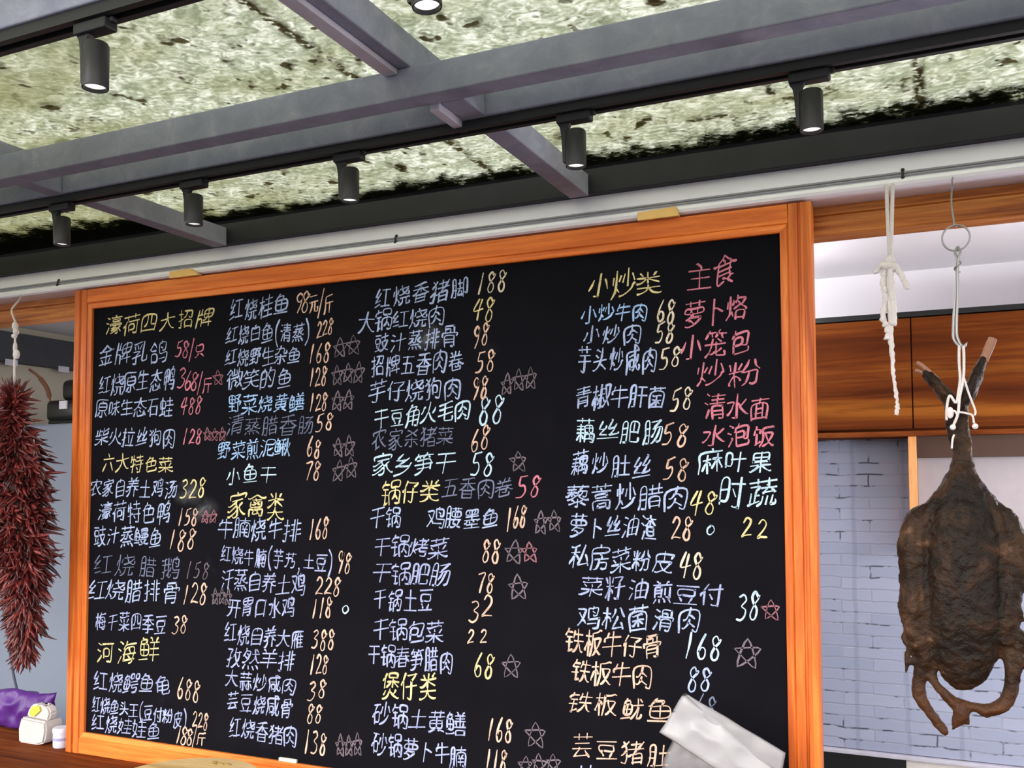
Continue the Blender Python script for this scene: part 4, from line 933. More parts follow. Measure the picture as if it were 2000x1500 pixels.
DG = {'0': [[(.5, 1), (.2, .8), (.15, .35), (.45, 0), (.8, .25), (.85, .75), (.5, 1)]],
      '1': [[(.62, 1), (.5, .5), (.36, 0)]],
      '2': [[(.2, .78), (.45, 1), (.78, .85), (.7, .55), (.15, .04), (.4, .08), (.9, .08)]],
      '3': [[(.25, .92), (.6, 1), (.78, .8), (.4, .55), (.75, .42), (.7, .15), (.4, 0), (.1, .05)]],
      '4': [[(.5, .98), (.1, .42), (.9, .5)], [(.78, .95), (.6, .5), (.5, 0)]],
      '5': [[(.35, .92), (.28, .55), (.65, .56), (.75, .3), (.5, .04), (.12, .02)], [(.35, .92), (.85, 1)]],
      '6': [[(.7, 1), (.35, .6), (.2, .25), (.4, 0), (.72, .12), (.72, .4), (.45, .46), (.25, .28)]],
      '7': [[(.12, .92), (.85, .98), (.6, .55), (.35, 0)]],
      '8': [[(.78, .78), (.55, 1), (.28, .85), (.4, .6), (.72, .35), (.66, .06), (.38, 0), (.2, .2), (.45, .52), (.75, .7), (.88, .84)]],
      '9': [[(.8, .85), (.5, 1), (.22, .78), (.42, .55), (.75, .65), (.82, .9), (.65, .4), (.35, 0)]],
      '/': [[(.85, 1.1), (.15, -.1)]], '(': [[(.8, 1.05), (.42, .75), (.4, .3), (.75, -.05)]], ')': [[(.2, 1.05), (.58, .75), (.6, .3), (.25, -.05)]],
      ',': [[(.45, .18), (.5, .08), (.35, -.08)]],
      '*': [[(.05, .62), (.95, .66), (.2, .02), (.52, 1.02), (.82, 0.0), (.05, .62)]],
      'o': [[(.5, 1), (.1, .65), (.2, .15), (.6, 0), (.95, .4), (.8, .85), (.5, 1)]]}
CK = {'W': ('pale_blue_chalk', (0.370, 0.438, 0.654)), 'L': ('lavender_chalk', (0.338, 0.371, 0.595)), 'D': ('faint_grey_chalk', (0.161, 0.177, 0.270)),
      'B': ('bright_blue_chalk', (0.338, 0.506, 0.787)), 'C': ('white_chalk', (0.484, 0.641, 0.769)), 'Y': ('yellow_chalk', (0.678, 0.570, 0.277)),
      'y': ('cream_chalk', (0.694, 0.586, 0.435)), 'O': ('peach_chalk', (0.678, 0.444, 0.335)), 'P': ('pink_chalk', (0.573, 0.184, 0.243)),
      'p': ('dull_pink_chalk', (0.295, 0.126, 0.151)), 'd': ('faint_mauve_chalk', (0.165, 0.130, 0.150))}
CM = {k: chalk_mat(*v) for k, v in CK.items()}
WORD = {k: v[0].replace('_chalk', '').replace('_', ' ') for k, v in CK.items()}
YB = 0.013
layer = [0]
def ribbon(bm, pts, width):
    P = [Vector((p[0], p[1])) for p in pts]
    L = sum((b - a).length for a, b in zip(P, P[1:]))
    if L < 1e-5: return
    layer[0] = (layer[0] + 1) % 40
    y = YB - 0.0004 - layer[0] * 6e-6
    Q = [Vector((v.x, v.y)) for v in smooth_path([(p.x, p.y, 0) for p in P], 4)]
    n = len(Q)
    prev = None
    ph = rnd.random() * 9
    for i, q in enumerate(Q):
        d = Q[min(i + 1, n - 1)] - Q[max(i - 1, 0)]
        if d.length < 1e-7: continue
        d.normalize()
        t = i / max(1, n - 1)
        wv = width * (0.82 + 0.3 * math.sin(ph + t * 5)) * (0.75 if i in (0, n - 1) else 1)
        e = q
        if i == 0: e = q - d * width * .35
        if i == n - 1: e = q + d * width * .35
        s = Vector((-d.y, d.x)) * (wv * .5)
        a = bm.verts.new((e.x + s.x, y, e.y + s.y)); b = bm.verts.new((e.x - s.x, y, e.y - s.y))
        if prev: bm.faces.new((prev[0], a, b, prev[1]))
        prev = (a, b)
for ln in ENTRIES.split('\n'):
    txt, x0, z0, x1, z1, h, ck = ln.split('|')
    x0, z0, x1, z1, h = (int(v) / 1000 for v in (x0, z0, x1, z1, h))
    bm = bmesh.new()
    digits = all(c in DG for c in txt)
    star = txt[0] in '*'
    # advance: hanzi wide, digits narrow
    adv = [1.0 if c in GL else (0.75 if c == '元' else (.5 if c in '(),/' else (.62 if not digits else 1.0))) for c in txt]
    pos = [0.0]
    for i in range(1, len(txt)): pos.append(pos[-1] + (adv[i - 1] + adv[i]) / 2)
    span = pos[-1] if pos[-1] else 1
    pitch = abs(x1 - x0) / span if len(txt) > 1 else h
    for c, p in zip(txt, pos):
        t = p / span if len(txt) > 1 else 0
        cx = x0 + (x1 - x0) * t; cz = z0 + (z1 - z0) * t + rnd.uniform(-.05, .05) * h
        if c in GL:
            hh = h * rnd.uniform(0.88, 1.14); ww = min(pitch * 1.04, hh * 1.15) * rnd.uniform(.86, 1.1)
            sl = rnd.uniform(0.04, 0.20); rot = rnd.uniform(0.02, 0.16); S = GL[c]
        else:
            hh = h * rnd.uniform(0.95, 1.1); ww = min(pitch * (.98 if not star else 1.15), hh * (.62 if not star and c != 'o' else 1.0))
            if c in '(),/': hh *= 1.1; ww = hh * .35
            sl = 0.18 if not star else rnd.uniform(-.1, .15); rot = rnd.uniform(-.04, .06); S = DG[c]
        jx, jz = rnd.uniform(0.7, 1.9), rnd.uniform(0.7, 1.9); px, pz = rnd.random() * 6, rnd.random() * 6
        wd = (0.0034 + 0.028 * hh) if c in GL else (0.0034 + 0.032 * hh)
        if ck in 'dpD': wd *= 0.8
        for s in S:
            out = []
            ox, oz = rnd.uniform(-.018, .018), rnd.uniform(-.018, .018)
            for (u, v) in s:
                u2 = u - .5 + ox + 0.022 * math.sin(px + v * 4 * jx); v2 = v - .5 + oz + 0.022 * math.sin(pz + u * 4 * jz)
                u3 = u2 + sl * v2; v3 = v2 + rot * u2
                out.append((cx + u3 * ww, cz + v3 * hh))
            ribbon(bm, out, wd)
    kind = 'chalk_star' if star else ('chalk_ring' if txt == 'o' else ('chalk_price' if any(c in '0123456789' for c in txt) else ('chalk_heading' if ck == 'Y' or txt == '主食' else 'chalk_dish')))
    o = finish(bm, kind, CM[ck], brd)
    o['label'] = WORD[ck] + ' chalk ' + kind.split('_')[1]

# wiped patches of chalk dust
sm = NT('chalk_smear', 0.9, 0, 0.05)
so = sm.t.nodes['Material Output']
tp = sm.n('ShaderNodeBsdfTransparent'); mx = sm.n('ShaderNodeMixShader')
sm.color((0.26, 0.26, 0.28))
sxyz = sm.n('ShaderNodeTexCoord'); ln_ = sm.n('ShaderNodeVectorMath', operation='LENGTH'); 
mpg = sm.n('ShaderNodeMapping'); mpg.inputs['Scale'].default_value = (1, 0, 1.5)
sm.l(sxyz.outputs['Object'], mpg.inputs[0]); sm.l(mpg.outputs[0], ln_.inputs[0])
fall = sm.step(ln_.outputs['Value'], 0.075, 0.0)
sm.l(sm.math('MULTIPLY', sm.math('MULTIPLY', fall, 0.45), sm.step(sm.noise(22, 3, 0.6), 0.3, 0.8)), mx.inputs[0])
sm.l(tp.outputs[0], mx.inputs[1]); sm.l(sm.b.outputs[0], mx.inputs[2]); sm.l(mx.outputs[0], so.inputs[0])
for x, z in ((0.50, 1.68), (0.56, 1.63), (1.365, 2.115)):
    bm = bmesh.new()
    vs = [bm.verts.new((x + a * .09, YB - 0.0002, z + b * .06)) for a, b in ((-1, -1), (1, -1), (1, 1), (-1, 1))]
    bm.faces.new(vs)
    o = finish(bm, 'chalk_smear', sm.m, brd)
    for v in o.data.vertices: v.co -= Vector((x - 1.2, 0, z - ZB))
    o.location = (x - 1.2, 0, z - ZB); o['label'] = 'wiped smear of chalk dust'

# wedges over the frame, chalk on the bottom rail
def wedge(x0, x1, tip, label):
    bm = bmesh.new()
    prism(bm, [(x0, 2.3616), (x0, 2.382), (x1, 2.385), (tip, 2.3616)], -0.014, 0.0005, 'y')
    return tag(finish(bm, 'wooden_wedge', M['wedge'], None, (x0, -0.006, 2.3616)), label, 'wedge', 'wedges above the chalkboard frame')
wedge(0.437, 0.520, 0.560, 'yellow wood wedge on the frame above the left end of the chalkboard')
wedge(1.985, 2.083, 2.09, 'yellow wood wedge on the frame above the right end of the chalkboard')
bm = bmesh.new(); box(bm, 0.872, 0.935, 0.0035, 0.0125, ZB + CB, ZB + CB + 0.011, 0.002)
tag(finish(bm, 'chalk_stick', M['cream'], None, (0.9, 0.008, ZB + CB)), 'short cream block of chalk lying on the bottom rail of the chalkboard', 'chalk')

# ------------------------------------------------------------------ counter and what stands on it
bm = bmesh.new(); box(bm, -1.895, 3.695, -0.62, 0.17, 0.781, 0.8236, 0.004)
tag(finish(bm, 'counter', M['counter'], None, (1.0, -0.2, 0.781)), 'red brown wooden counter running below the chalkboard', 'counter')

lid = thing('bamboo_steamer', 'round tan bamboo steamer on the counter below the chalkboard', 'steamer', (0.83, -0.335, 0.8236))
bm = bmesh.new(); lathe(bm, [(0, 0.8236), (.186, 0.8236), (.190, 0.828), (.190, 0.905), (.186, 0.909), (0, 0.909)], .83, -.335, 64)
auto_smooth(finish(bm, 'basket', M['bamboo'], lid))
bm = bmesh.new(); lathe(bm, [(0, 0.909), (.196, 0.909), (.199, 0.913), (.199, 0.926), (.193, 0.931), (.16, 0.930), (0, 0.933)], .83, -.335, 64)
l2 = auto_smooth(finish(bm, 'lid', M['bamboo'], lid))
bm = bmesh.new()
for x, y in ((0.80, -0.185), (0.828, -0.19), (0.85, -0.187), (0.81, -0.20)): ellipsoid(bm, (x, y, 0.9315), (.010, .006, .0022), 10, 6)
finish(bm, 'stain', M['bamboo_stain'], l2)

# small goods at the left opening
bag = thing('paper_bag', 'small off-white paper bag with a yellow label on the counter', 'bag', (-0.176, 0.045, 0.8236))
bm = bmesh.new()
pr = [(-.242, .8236), (-.150, .8236), (-.118, .833), (-.110, .870), (-.112, .905), (-.232, .910), (-.238, .87)]
prism(bm, pr, 0.012, 0.085, 'y')
bmesh.ops.bevel(bm, geom=bm.edges[:], offset=0.006, segments=2, affect='EDGES')
auto_smooth(finish(bm, 'bag_body', M['bag_white'], bag), 50)
bm = bmesh.new()
prism(bm, [(-.226, .909), (-.118, .904), (-.108, .930), (-.120, .953), (-.150, .950), (-.190, .957), (-.215, .938)], 0.028, 0.062, 'y')
bmesh.ops.bevel(bm, geom=bm.edges[:], offset=0.006, segments=2, affect='EDGES')
auto_smooth(finish(bm, 'bag_top', M['bag_white'], bag), 25)
bm = bmesh.new()
prism(bm, [(-.203, .921), (-.190, .915), (-.176, .917), (-.150, .937), (-.153, .950), (-.165, .953), (-.190, .947)], 0.022, 0.027, 'y')
finish(bm, 'label_patch', M['yellow'], bag)

tub = thing('plastic_tub', 'small white plastic tub with a lilac band beside the frame post', 'tub', (-0.060, 0.036, 0.8236))
bm = bmesh.new(); lathe(bm, [(0, .8236), (.0245, .8236), (.0265, .826), (.0270, .846), (.0270, .858), (.0268, .872), (0, .872)], -.060, .036, 28)
auto_smooth(finish(bm, 'tub_body', M['white'], tub))
bm = bmesh.new(); lathe(bm, [(.0272, .848), (.0279, .848), (.0279, .857), (.0272, .857)], -.060, .036, 28); finish(bm, 'band', M['lilac'], tub)
bm = bmesh.new(); lathe(bm, [(0, .872), (.0285, .872), (.0285, .884), (.026, .889), (0, .890)], -.060, .036, 28)
auto_smooth(finish(bm, 'tub_lid', M['white'], tub))

# purple bag: slack film folded over, lower at the right
def pillow(bm, corners, thick, nx=26, ny=14, wob=0.006, seed=0):
    a, b, c, d = [Vector((p[0], p[1], p[2])) for p in corners]
    F = {}
    for side in (-1, 1):
        for i in range(nx + 1):
            for j in range(ny + 1):
                if side == 1 and (i in (0, nx) or j in (0, ny)): F[(1, i, j)] = F[(-1, i, j)]; continue
                u, v = i / nx, j / ny
                p = (a * (1 - u) + b * u) * (1 - v) + (d * (1 - u) + c * u) * v
                bulge = (math.sin(PI * u) ** .5) * (math.sin(PI * v) ** .5)
                q = Vector((p.x * 9 + seed, p.z * 9, side * 2))
                cr = abs(noise.noise(q * 2.2)) - .2
                p = p + Vector((noise.noise(q) * wob, side * thick * bulge * .5 + cr * wob * 2.2 * (1 if bulge > .01 else .5), noise.noise(q + Vector((7, 7, 7))) * wob * (1 if j else 0)))
                F[(side, i, j)] = bm.verts.new(p)
    for side in (-1, 1):
        for i in range(nx):
            for j in range(ny):
                bm.faces.new((F[(side, i, j)], F[(side, i + 1, j)], F[(side, i + 1, j + 1)], F[(side, i, j + 1)]))
bm = bmesh.new(); pillow(bm, [(-0.56, .13, 0.826), (-0.268, .13, 0.826), (-0.198, .13, 0.972), (-0.56, .13, 0.958)], 0.075, 36, 20, 0.012, 4)
tag(finish(bm, 'plastic_bag', M['purple'], None, (-0.345, 0.13, 0.826), smooth=True), 'crumpled purple plastic bag on the counter at the left edge', 'bag')

bm = bmesh.new()
tube(bm, smooth_path([(-0.66, 0.19, 1.56), (-0.585, 0.19, 1.334), (-0.546, 0.19, 1.182), (-0.504, 0.19, 1.015), (-0.459, 0.19, 0.902), (-0.435, 0.19, 0.852), (-0.43, 0.19, 0.74)], 6), 0.0045, 8)
tag(finish(bm, 'power_cord', M['cord'], None, (-0.45, 0.19, 0.97), smooth=True), 'dark cord running down to the purple bag', 'cord')

# ------------------------------------------------------------------ fridge and goods behind the left opening
fr = thing('refrigerator', 'pale blue grey refrigerator behind the chili string', 'refrigerator', (-1.0, 0.9, 0))
bm = bmesh.new(); box(bm, -1.48, -0.30, 0.66, 1.25, 0.0, 1.975, 0.012); finish(bm, 'cabinet_body', M['fridge'], fr)
bm = bmesh.new(); box(bm, -1.475, -0.305, 0.612, 0.656, 0.08, 1.965, 0.010); dr = finish(bm, 'door', M['fridge'], fr)
bm = bmesh.new(); box(bm, -1.44, -1.42, 0.580, 0.612, 0.9, 1.3, 0.006); finish(bm, 'handle', M['steel'], dr)

ap = thing('desk_fan_base', 'black boxy appliance with a small white tag on top of the refrigerator', 'appliance', (-0.83, 0.77, 1.975))
bm = bmesh.new(); box(bm, -0.995, -0.66, 0.70, 0.84, 1.990, 2.085, 0.024, 3); box(bm, -0.98, -0.67, 0.71, 0.83, 1.975, 1.993); finish(bm, 'base', M['black_gloss'], ap, smooth=True)
bm = bmesh.new(); box(bm, -0.925, -0.66, 0.72, 0.82, 2.080, 2.178, 0.030, 3); finish(bm, 'upper_body', M['black_gloss'], ap, smooth=True)
bm = bmesh.new(); box(bm, -0.894, -0.850, 0.693, 0.6995, 2.042, 2.078); finish(bm, 'tag', M['white'], ap)
ap.name = 'counter_appliance'
g = thing('squash', 'pale yellow squash on the refrigerator at the left edge', 'squash', (-1.255, 0.72, 1.975))
bm = bmesh.new(); ellipsoid(bm, (-1.255, 0.72, 2.045), (0.055, 0.055, 0.070)); finish(bm, 'fruit', M['gourd'], g, smooth=True)
bm = bmesh.new(); tube(bm, smooth_path([(-1.255, .72, 2.11), (-1.25, .72, 2.14), (-1.235, .715, 2.155)], 4), [.010] * 4 + [.008] * 5, 8); finish(bm, 'stem', M['twig'], g, smooth=True)
bm = bmesh.new()
tube(bm, smooth_path([(-1.03, .76, 1.978), (-1.025, .76, 2.05), (-1.035, .76, 2.10), (-1.045, .75, 2.15), (-1.085, .74, 2.20), (-1.135, .73, 2.235)], 5), [.004] * 11 + [.010] * 9 + [.006] * 6, 8)
tag(finish(bm, 'twig', M['twig'], None, (-1.03, .76, 1.976), smooth=True), 'bent brown twig standing beside the black appliance', 'twig')
for x, y, wd, lab in ((-1.435, 0.835, 0.042, 'white paper tag on the dark beam left of the white string'), (-1.435, 1.137, 0.04, 'white paper tag on the dark beam near the frame post')):
    bm = bmesh.new(); box(bm, x - 0.003, x, y, y + wd * 1.6, 2.285, 2.315)
    tag(finish(bm, 'paper_tag', M['white'], None, (x, y, 2.285)), lab, 'tag', 'paper tags on the beam')

# ------------------------------------------------------------------ string of dried chilies
cs = thing('chili_string', 'thick hanging bunch of dried red chilies left of the chalkboard', 'chilies', (-0.12, -0.10, 1.16))
bm = bmesh.new()
tube(bm, smooth_path([(-0.262, 0.002, 2.368), (-0.25, -0.02, 2.345), (-0.205, -0.08, 2.30), (-0.166, -0.095, 2.255)], 4), 0.0030, 8)
tube(bm, smooth_path([(-0.166, -0.095, 2.256), (-0.158, -0.10, 2.21), (-0.158, -0.10, 2.12), (-0.155, -0.10, 2.0), (-0.15, -0.10, 1.9), (-0.11, -0.10, 1.3)], 4), 0.0036, 8)
finish(bm, 'cord', M['string'], cs, smooth=True)
bm = bmesh.new()
for c, r in (((-.160, -.10, 2.238), (.010, .010, .016)), ((-.162, -.10, 2.205), (.011, .009, .008)), ((-.154, -.10, 2.218), (.009, .010, .012)), ((-.157, -.10, 2.165), (.007, .007, .022)), ((-.150, -.10, 2.142), (.013, .010, .017))):
    ellipsoid(bm, c, r, 12, 8)
finish(bm, 'knot', M['string'], cs, smooth=True)
PRF = [(2.005, -.155, .012), (1.97, -.155, .030), (1.91, -.150, .080), (1.83, -.140, .135), (1.72, -.130, .148), (1.60, -.120, .148), (1.48, -.105, .130), (1.40, -.085, .102), (1.33, -.075, .080), (1.24, -.072, .078), (1.19, -.072, .055)]
def prf(z):
    for (z0, c0, r0), (z1, c1, r1) in zip(PRF, PRF[1:]):
        if z1 <= z <= z0:
            t = (z0 - z) / (z0 - z1); return c0 + (c1 - c0) * t, r0 + (r1 - r0) * t
    return PRF[-1][1], PRF[-1][2]
def chili_geo(bm, base, d, L, r, bend):
    d = d.normalized(); s = d.cross(Vector((0, 0, 1)))
    if s.length < .1: s = Vector((1, 0, 0))
    s.normalize(); u = s.cross(d)
    pts = []; rad = []
    for k in range(6):
        t = k / 5
        pts.append(base + d * (L * t) + (u * math.cos(bend) + s * math.sin(bend)) * (L * .22 * t * t))
        rad.append(r * (0.35, 1.0, 1.05, .85, .5, .08)[k])
    tube(bm, pts, rad, 6)
def chili_place(vis):
    z = 1.17 + (2.0 - 1.17) * rnd.random() ** 0.95
    cx, R = prf(z)
    a = rnd.uniform(PI * 1.0, PI * 2.0) if vis else rnd.uniform(0, 2 * PI)
    dn = 0.35 + 0.9 * max(0, (1.45 - z) / .28) + rnd.uniform(-.35, .5)
    if z > 1.955: dn = rnd.uniform(-1.2, .4)
    d = Vector((math.cos(a) * .5 + rnd.uniform(-.75, .75), math.sin(a) * .45 + rnd.uniform(-.2, .2), -dn))
    L = rnd.uniform(.055, .085)
    base = Vector((cx + math.cos(a) * max(0.004, R - .055 + rnd.uniform(-.02, .01)), -0.10 + math.sin(a) * max(.004, (R - .050) * .62), z))
    return base, d, L
for k in range(100):
    base, d, L = chili_place(True)
    bm = bmesh.new(); chili_geo(bm, base + d.normalized() * .010, d, L, rnd.uniform(.0058, .0078), rnd.uniform(0, 6.28))
    finish(bm, 'chili', M['chili'], cs, smooth=True)
bm = bmesh.new()
for k in range(2300):
    base, d, L = chili_place(k % 3 > 0)
    chili_geo(bm, base, d, L, rnd.uniform(.005, .0072), rnd.uniform(0, 6.28))
o = finish(bm, 'chili_mass', M['chili'], cs, smooth=True); o['kind'] = 'stuff'
bm = bmesh.new()
rings = [(c, -0.10, z, max(.006, r - .075)) for z, c, r in PRF]
tube(bm, [(c, y, z) for c, y, z, r in rings], [r for *_, r in rings], 14)
finish(bm, 'core', M['recess_brown'], cs, smooth=True)

# ------------------------------------------------------------------ wood cupboard behind the right opening
cup = thing('wall_cupboard', 'dark brown wooden wall cupboard behind the hanging cured goose', 'cupboard', (2.9, 1.4, 1.80))
bm = bmesh.new(); box(bm, 2.0, 3.7, 1.325, 1.484, 1.885, 2.283); finish(bm, 'cabinet_body', M['cabinet'], cup)
for x0, x1 in ((2.005, 2.568), (2.572, 3.30)):
    bm = bmesh.new(); box(bm, x0, x1, 1.303, 1.324, 1.893, 2.281, 0.002); finish(bm, 'door', M['cabinet'], cup)
bm = bmesh.new(); box(bm, 1.99, 3.7, 1.296, 1.484, 1.866, 1.884, 0.002); finish(bm, 'bottom_rail', M['counter'], cup)
bm = bmesh.new(); box(bm, 1.99, 3.7, 1.30, 1.484, 2.285, 2.303); finish(bm, 'top_strip', M['black_gloss'], cup)
bm = bmesh.new(); box(bm, 2.552, 2.579, 1.30, 1.484, 1.48, 1.866, 0.002); finish(bm, 'side_panel', M['batten'], cup)
bm = bmesh.new(); box(bm, 2.5795, 3.7, 1.315, 1.345, 1.792, 1.866); finish(bm, 'recess_shade', M['recess_brown'], cup)  # dark strip paints in the shade under the cupboard bottom
bm = bmesh.new(); box(bm, 2.5795, 3.7, 1.36, 1.375, 1.48, 1.792); finish(bm, 'back_panel', M['panel'], cup)

# ------------------------------------------------------------------ hanging rope
rp = thing('cotton_rope', 'frayed white cotton rope hanging from the fascia, knotted midway', 'rope', (2.572, -0.03, 1.85))
bm = bmesh.new()
tube(bm, smooth_path([(2.565, 0.004, 2.376), (2.566, -0.012, 2.362), (2.568, -0.028, 2.30), (2.570, -0.03, 2.20)], 4), 0.0042, 8)
tube(bm, smooth_path([(2.579, 0.004, 2.376), (2.579, -0.012, 2.362), (2.577, -0.028, 2.30), (2.573, -0.03, 2.20)], 4), 0.0042, 8)
finish(bm, 'cord', M['string'], rp, smooth=True)
bm = bmesh.new()
for c, r in (((2.571, -.030, 2.198), (.011, .011, .012)), ((2.566, -.033, 2.184), (.016, .012, .010)), ((2.577, -.030, 2.180), (.014, .012, .011))): ellipsoid(bm, c, r, 12, 8)
tube(bm, smooth_path([(2.562, -.03, 2.190), (2.551, -.035, 2.186), (2.545, -.035, 2.176), (2.536, -.034, 2.172)], 4), [.008] * 6 + [.005] * 7, 8)
finish(bm, 'knot', M['string'], rp, smooth=True)
for pts, rs in (([(2.562, -.03, 2.183), (2.556, -.034, 2.15), (2.560, -.034, 2.11), (2.554, -.036, 2.07), (2.563, -.034, 2.045), (2.562, -.034, 2.02)], (.004, .009)),
                ([(2.572, -.034, 2.18), (2.573, -.036, 2.14), (2.576, -.036, 2.09), (2.574, -.036, 2.05)], (.006, .008)),
                ([(2.580, -.03, 2.182), (2.592, -.034, 2.165), (2.600, -.035, 2.145), (2.606, -.035, 2.128)], (.005, .0075)),
                ([(2.567, -.03, 2.18), (2.569, -.034, 2.10), (2.569, -.034, 2.04), (2.571, -.032, 1.98), (2.573, -.032, 1.93), (2.579, -.032, 1.88), (2.577, -.032, 1.852)], (.0038, .007))):
    bm = bmesh.new(); Q = smooth_path(pts, 7)
    for q in Q: q.x += rnd.uniform(-.0012, .0012)
    tube(bm, Q, [rnd.uniform(*rs) * (1 if rs[1] > .0072 or i < 22 else .72) for i in range(len(Q))], 8)
    finish(bm, 'loose_strand', M['string'], rp, smooth=True)

# ------------------------------------------------------------------ wire, ring, hook
wr = []
bm = bmesh.new()
tube(bm, smooth_path([(2.702, 0.004, 2.376), (2.700, -0.02, 2.362), (2.700, -0.055, 2.345), (2.697, -0.105, 2.29), (2.702, -0.118, 2.240), (2.705, -0.122, 2.235)], 5), 0.0019, 8)
tag(finish(bm, 'hanging_wire', M['steel'], None, (2.70, -0.1, 2.24), smooth=True), 'thin steel wire from the fascia holding the round ring', 'wire')
bm = bmesh.new()
tube(bm, [(2.7035 + .0262 * math.cos(a), -0.120 - .004 * math.sin(a), 2.2115 + .0262 * math.sin(a)) for a in [2 * PI * k / 40 for k in range(40)]], 0.0019, 8, closed=True)
tag(finish(bm, 'steel_ring', M['steel'], None, (2.7035, -.12, 2.185), smooth=True), 'thin round steel ring above the long meat hook', 'ring')
hk = thing('meat_hook', 'long twin pronged steel hook the cured goose hangs from', 'hook', (2.70, -.125, 1.97))
bm = bmesh.new()
tube(bm, smooth_path([(2.706, -.120, 2.192), (2.701, -.124, 2.180), (2.704, -.126, 2.160), (2.700, -.126, 2.10), (2.694, -.126, 2.02), (2.695, -.126, 1.998), (2.704, -.128, 1.984), (2.709, -.132, 1.978)], 5), 0.0027, 8)
tube(bm, smooth_path([(2.706, -.120, 2.192), (2.711, -.126, 2.180), (2.706, -.128, 2.160), (2.704, -.128, 2.10), (2.700, -.128, 2.02), (2.703, -.128, 1.996), (2.711, -.130, 1.982), (2.719, -.132, 1.990), (2.726, -.132, 2.006)], 5), [.0027] * 30 + [.0030, .0034, .0032, .0026, .0018, .001], 8)
finish(bm, 'prong', M['steel'], hk, smooth=True)
bm = bmesh.new(); tube(bm, smooth_path([(2.701, -.125, 2.166), (2.710, -.123, 2.160), (2.710, -.130, 2.152), (2.700, -.130, 2.148), (2.701, -.122, 2.142), (2.710, -.124, 2.138)], 5), 0.0016, 6)
finish(bm, 'binding', M['steel'], hk, smooth=True)

st = thing('neck_string', 'white string tying the goose neck to the meat hook', 'string', (2.70, -.15, 1.82))
def strand(pts, r=0.0021):
    bm = bmesh.new(); tube(bm, smooth_path(pts, 6), r, 8); return finish(bm, 'strand', M['string'], st, smooth=True)
strand([(2.704, -.136, 1.984), (2.703, -.142, 1.95), (2.704, -.150, 1.915), (2.700, -.152, 1.885), (2.695, -.154, 1.865), (2.684, -.153, 1.88), (2.678, -.152, 1.856), (2.677, -.150, 1.83)], .0027)
strand([(2.712, -.138, 1.982), (2.712, -.143, 1.95), (2.710, -.150, 1.915), (2.702, -.155, 1.875), (2.698, -.156, 1.842), (2.688, -.154, 1.816)], .0027)
strand([(2.711, -.150, 1.915), (2.720, -.150, 1.880), (2.730, -.148, 1.848), (2.728, -.150, 1.838)])
strand([(2.698, -.156, 1.846), (2.712, -.156, 1.843), (2.724, -.154, 1.838), (2.727, -.153, 1.822)])
strand([(2.678, -.152, 1.838), (2.684, -.154, 1.846), (2.692, -.156, 1.848), (2.698, -.155, 1.838)])
strand([(2.690, -.150, 1.800), (2.687, -.152, 1.790), (2.685, -.150, 1.772)], .002)
bm = bmesh.new()
for c, r in (((2.729, -.153, 1.816), (.006, .005, .006)), ((2.688, -.154, 1.815), (.006, .005, .006)), ((2.684, -.154, 1.845), (.007, .004, .012))):
    bm = bmesh.new(); ellipsoid(bm, c, r, 10, 8); finish(bm, 'knot', M['string'], st, smooth=True)

# ------------------------------------------------------------------ the cured goose: one continuous skin
def remeshed(bm, name, mat, parent, vox, disp, sm_it=4):
    me = bpy.data.meshes.new(name); bm.to_mesh(me); bm.free()
    o = bpy.data.objects.new(name, me); COL.objects.link(o)
    m = o.modifiers.new('r', 'REMESH'); m.mode = 'VOXEL'; m.voxel_size = vox
    m = o.modifiers.new('s', 'SMOOTH'); m.factor = 0.5; m.iterations = sm_it
    dg = bpy.context.evaluated_depsgraph_get()
    me2 = bpy.data.meshes.new_from_object(o.evaluated_get(dg))
    bpy.data.objects.remove(o)
    b2 = bmesh.new(); b2.from_mesh(me2); bpy.data.meshes.remove(me2)
    b2.normal_update()
    mv = []
    for v in b2.verts:
        q = v.co
        a = noise.noise(Vector((q.x * 34, q.y * 34, q.z * 13))) + .55 * noise.noise(q * 75) + .3 * noise.noise(q * 150)
        mv.append(v.normal * (disp * a))
    for v, d in zip(b2.verts, mv): v.co += d
    for f in b2.faces: f.smooth = True
    return finish(b2, name, mat, parent, smooth=True)
GY = -0.12
gs = thing('cured_goose', 'flattened dark brown cured goose hanging by its neck right of the chalkboard', 'cured goose', (2.70, GY, 1.19))
bm = bmesh.new()
def T_(pts, rs, flat=1.0, n=5, seg=12):
    P = smooth_path([(x, GY + y, z) for x, y, z in pts], n)
    R = []
    for i in range(len(P)):
        t = i / (len(P) - 1) * (len(rs) - 1); k = min(int(t), len(rs) - 2); R.append(rs[k] + (rs[k + 1] - rs[k]) * (t - k))
    tube(bm, P, R, seg, flat=flat)
# neck and breast
T_([(2.697, 0, 1.875), (2.698, 0, 1.82), (2.704, 0, 1.76), (2.704, 0, 1.71), (2.703, 0.002, 1.66), (2.702, 0.004, 1.60)], [.024, .023, .0195, .030, .052, .080], 0.62, seg=16)
rings = []
for z, cx, wx, dy in ((1.735, 2.704, .012, .010), (1.70, 2.703, .034, .022), (1.66, 2.702, .052, .034), (1.61, 2.701, .064, .042), (1.55, 2.700, .071, .047), (1.48, 2.699, .074, .049), (1.41, 2.698, .071, .046), (1.35, 2.698, .060, .039), (1.31, 2.698, .042, .030), (1.284, 2.698, .018, .016)):
    rings.append([bm.verts.new((cx + wx * math.cos(a), GY - .006 + dy * math.sin(a), z)) for a in [2 * PI * k / 24 for k in range(24)]])
for A, B in zip(rings, rings[1:]):
    for k in range(24): bm.faces.new((A[k], A[(k + 1) % 24], B[(k + 1) % 24], B[k]))
bm.faces.new(rings[0][::-1]); bm.faces.new(rings[-1])
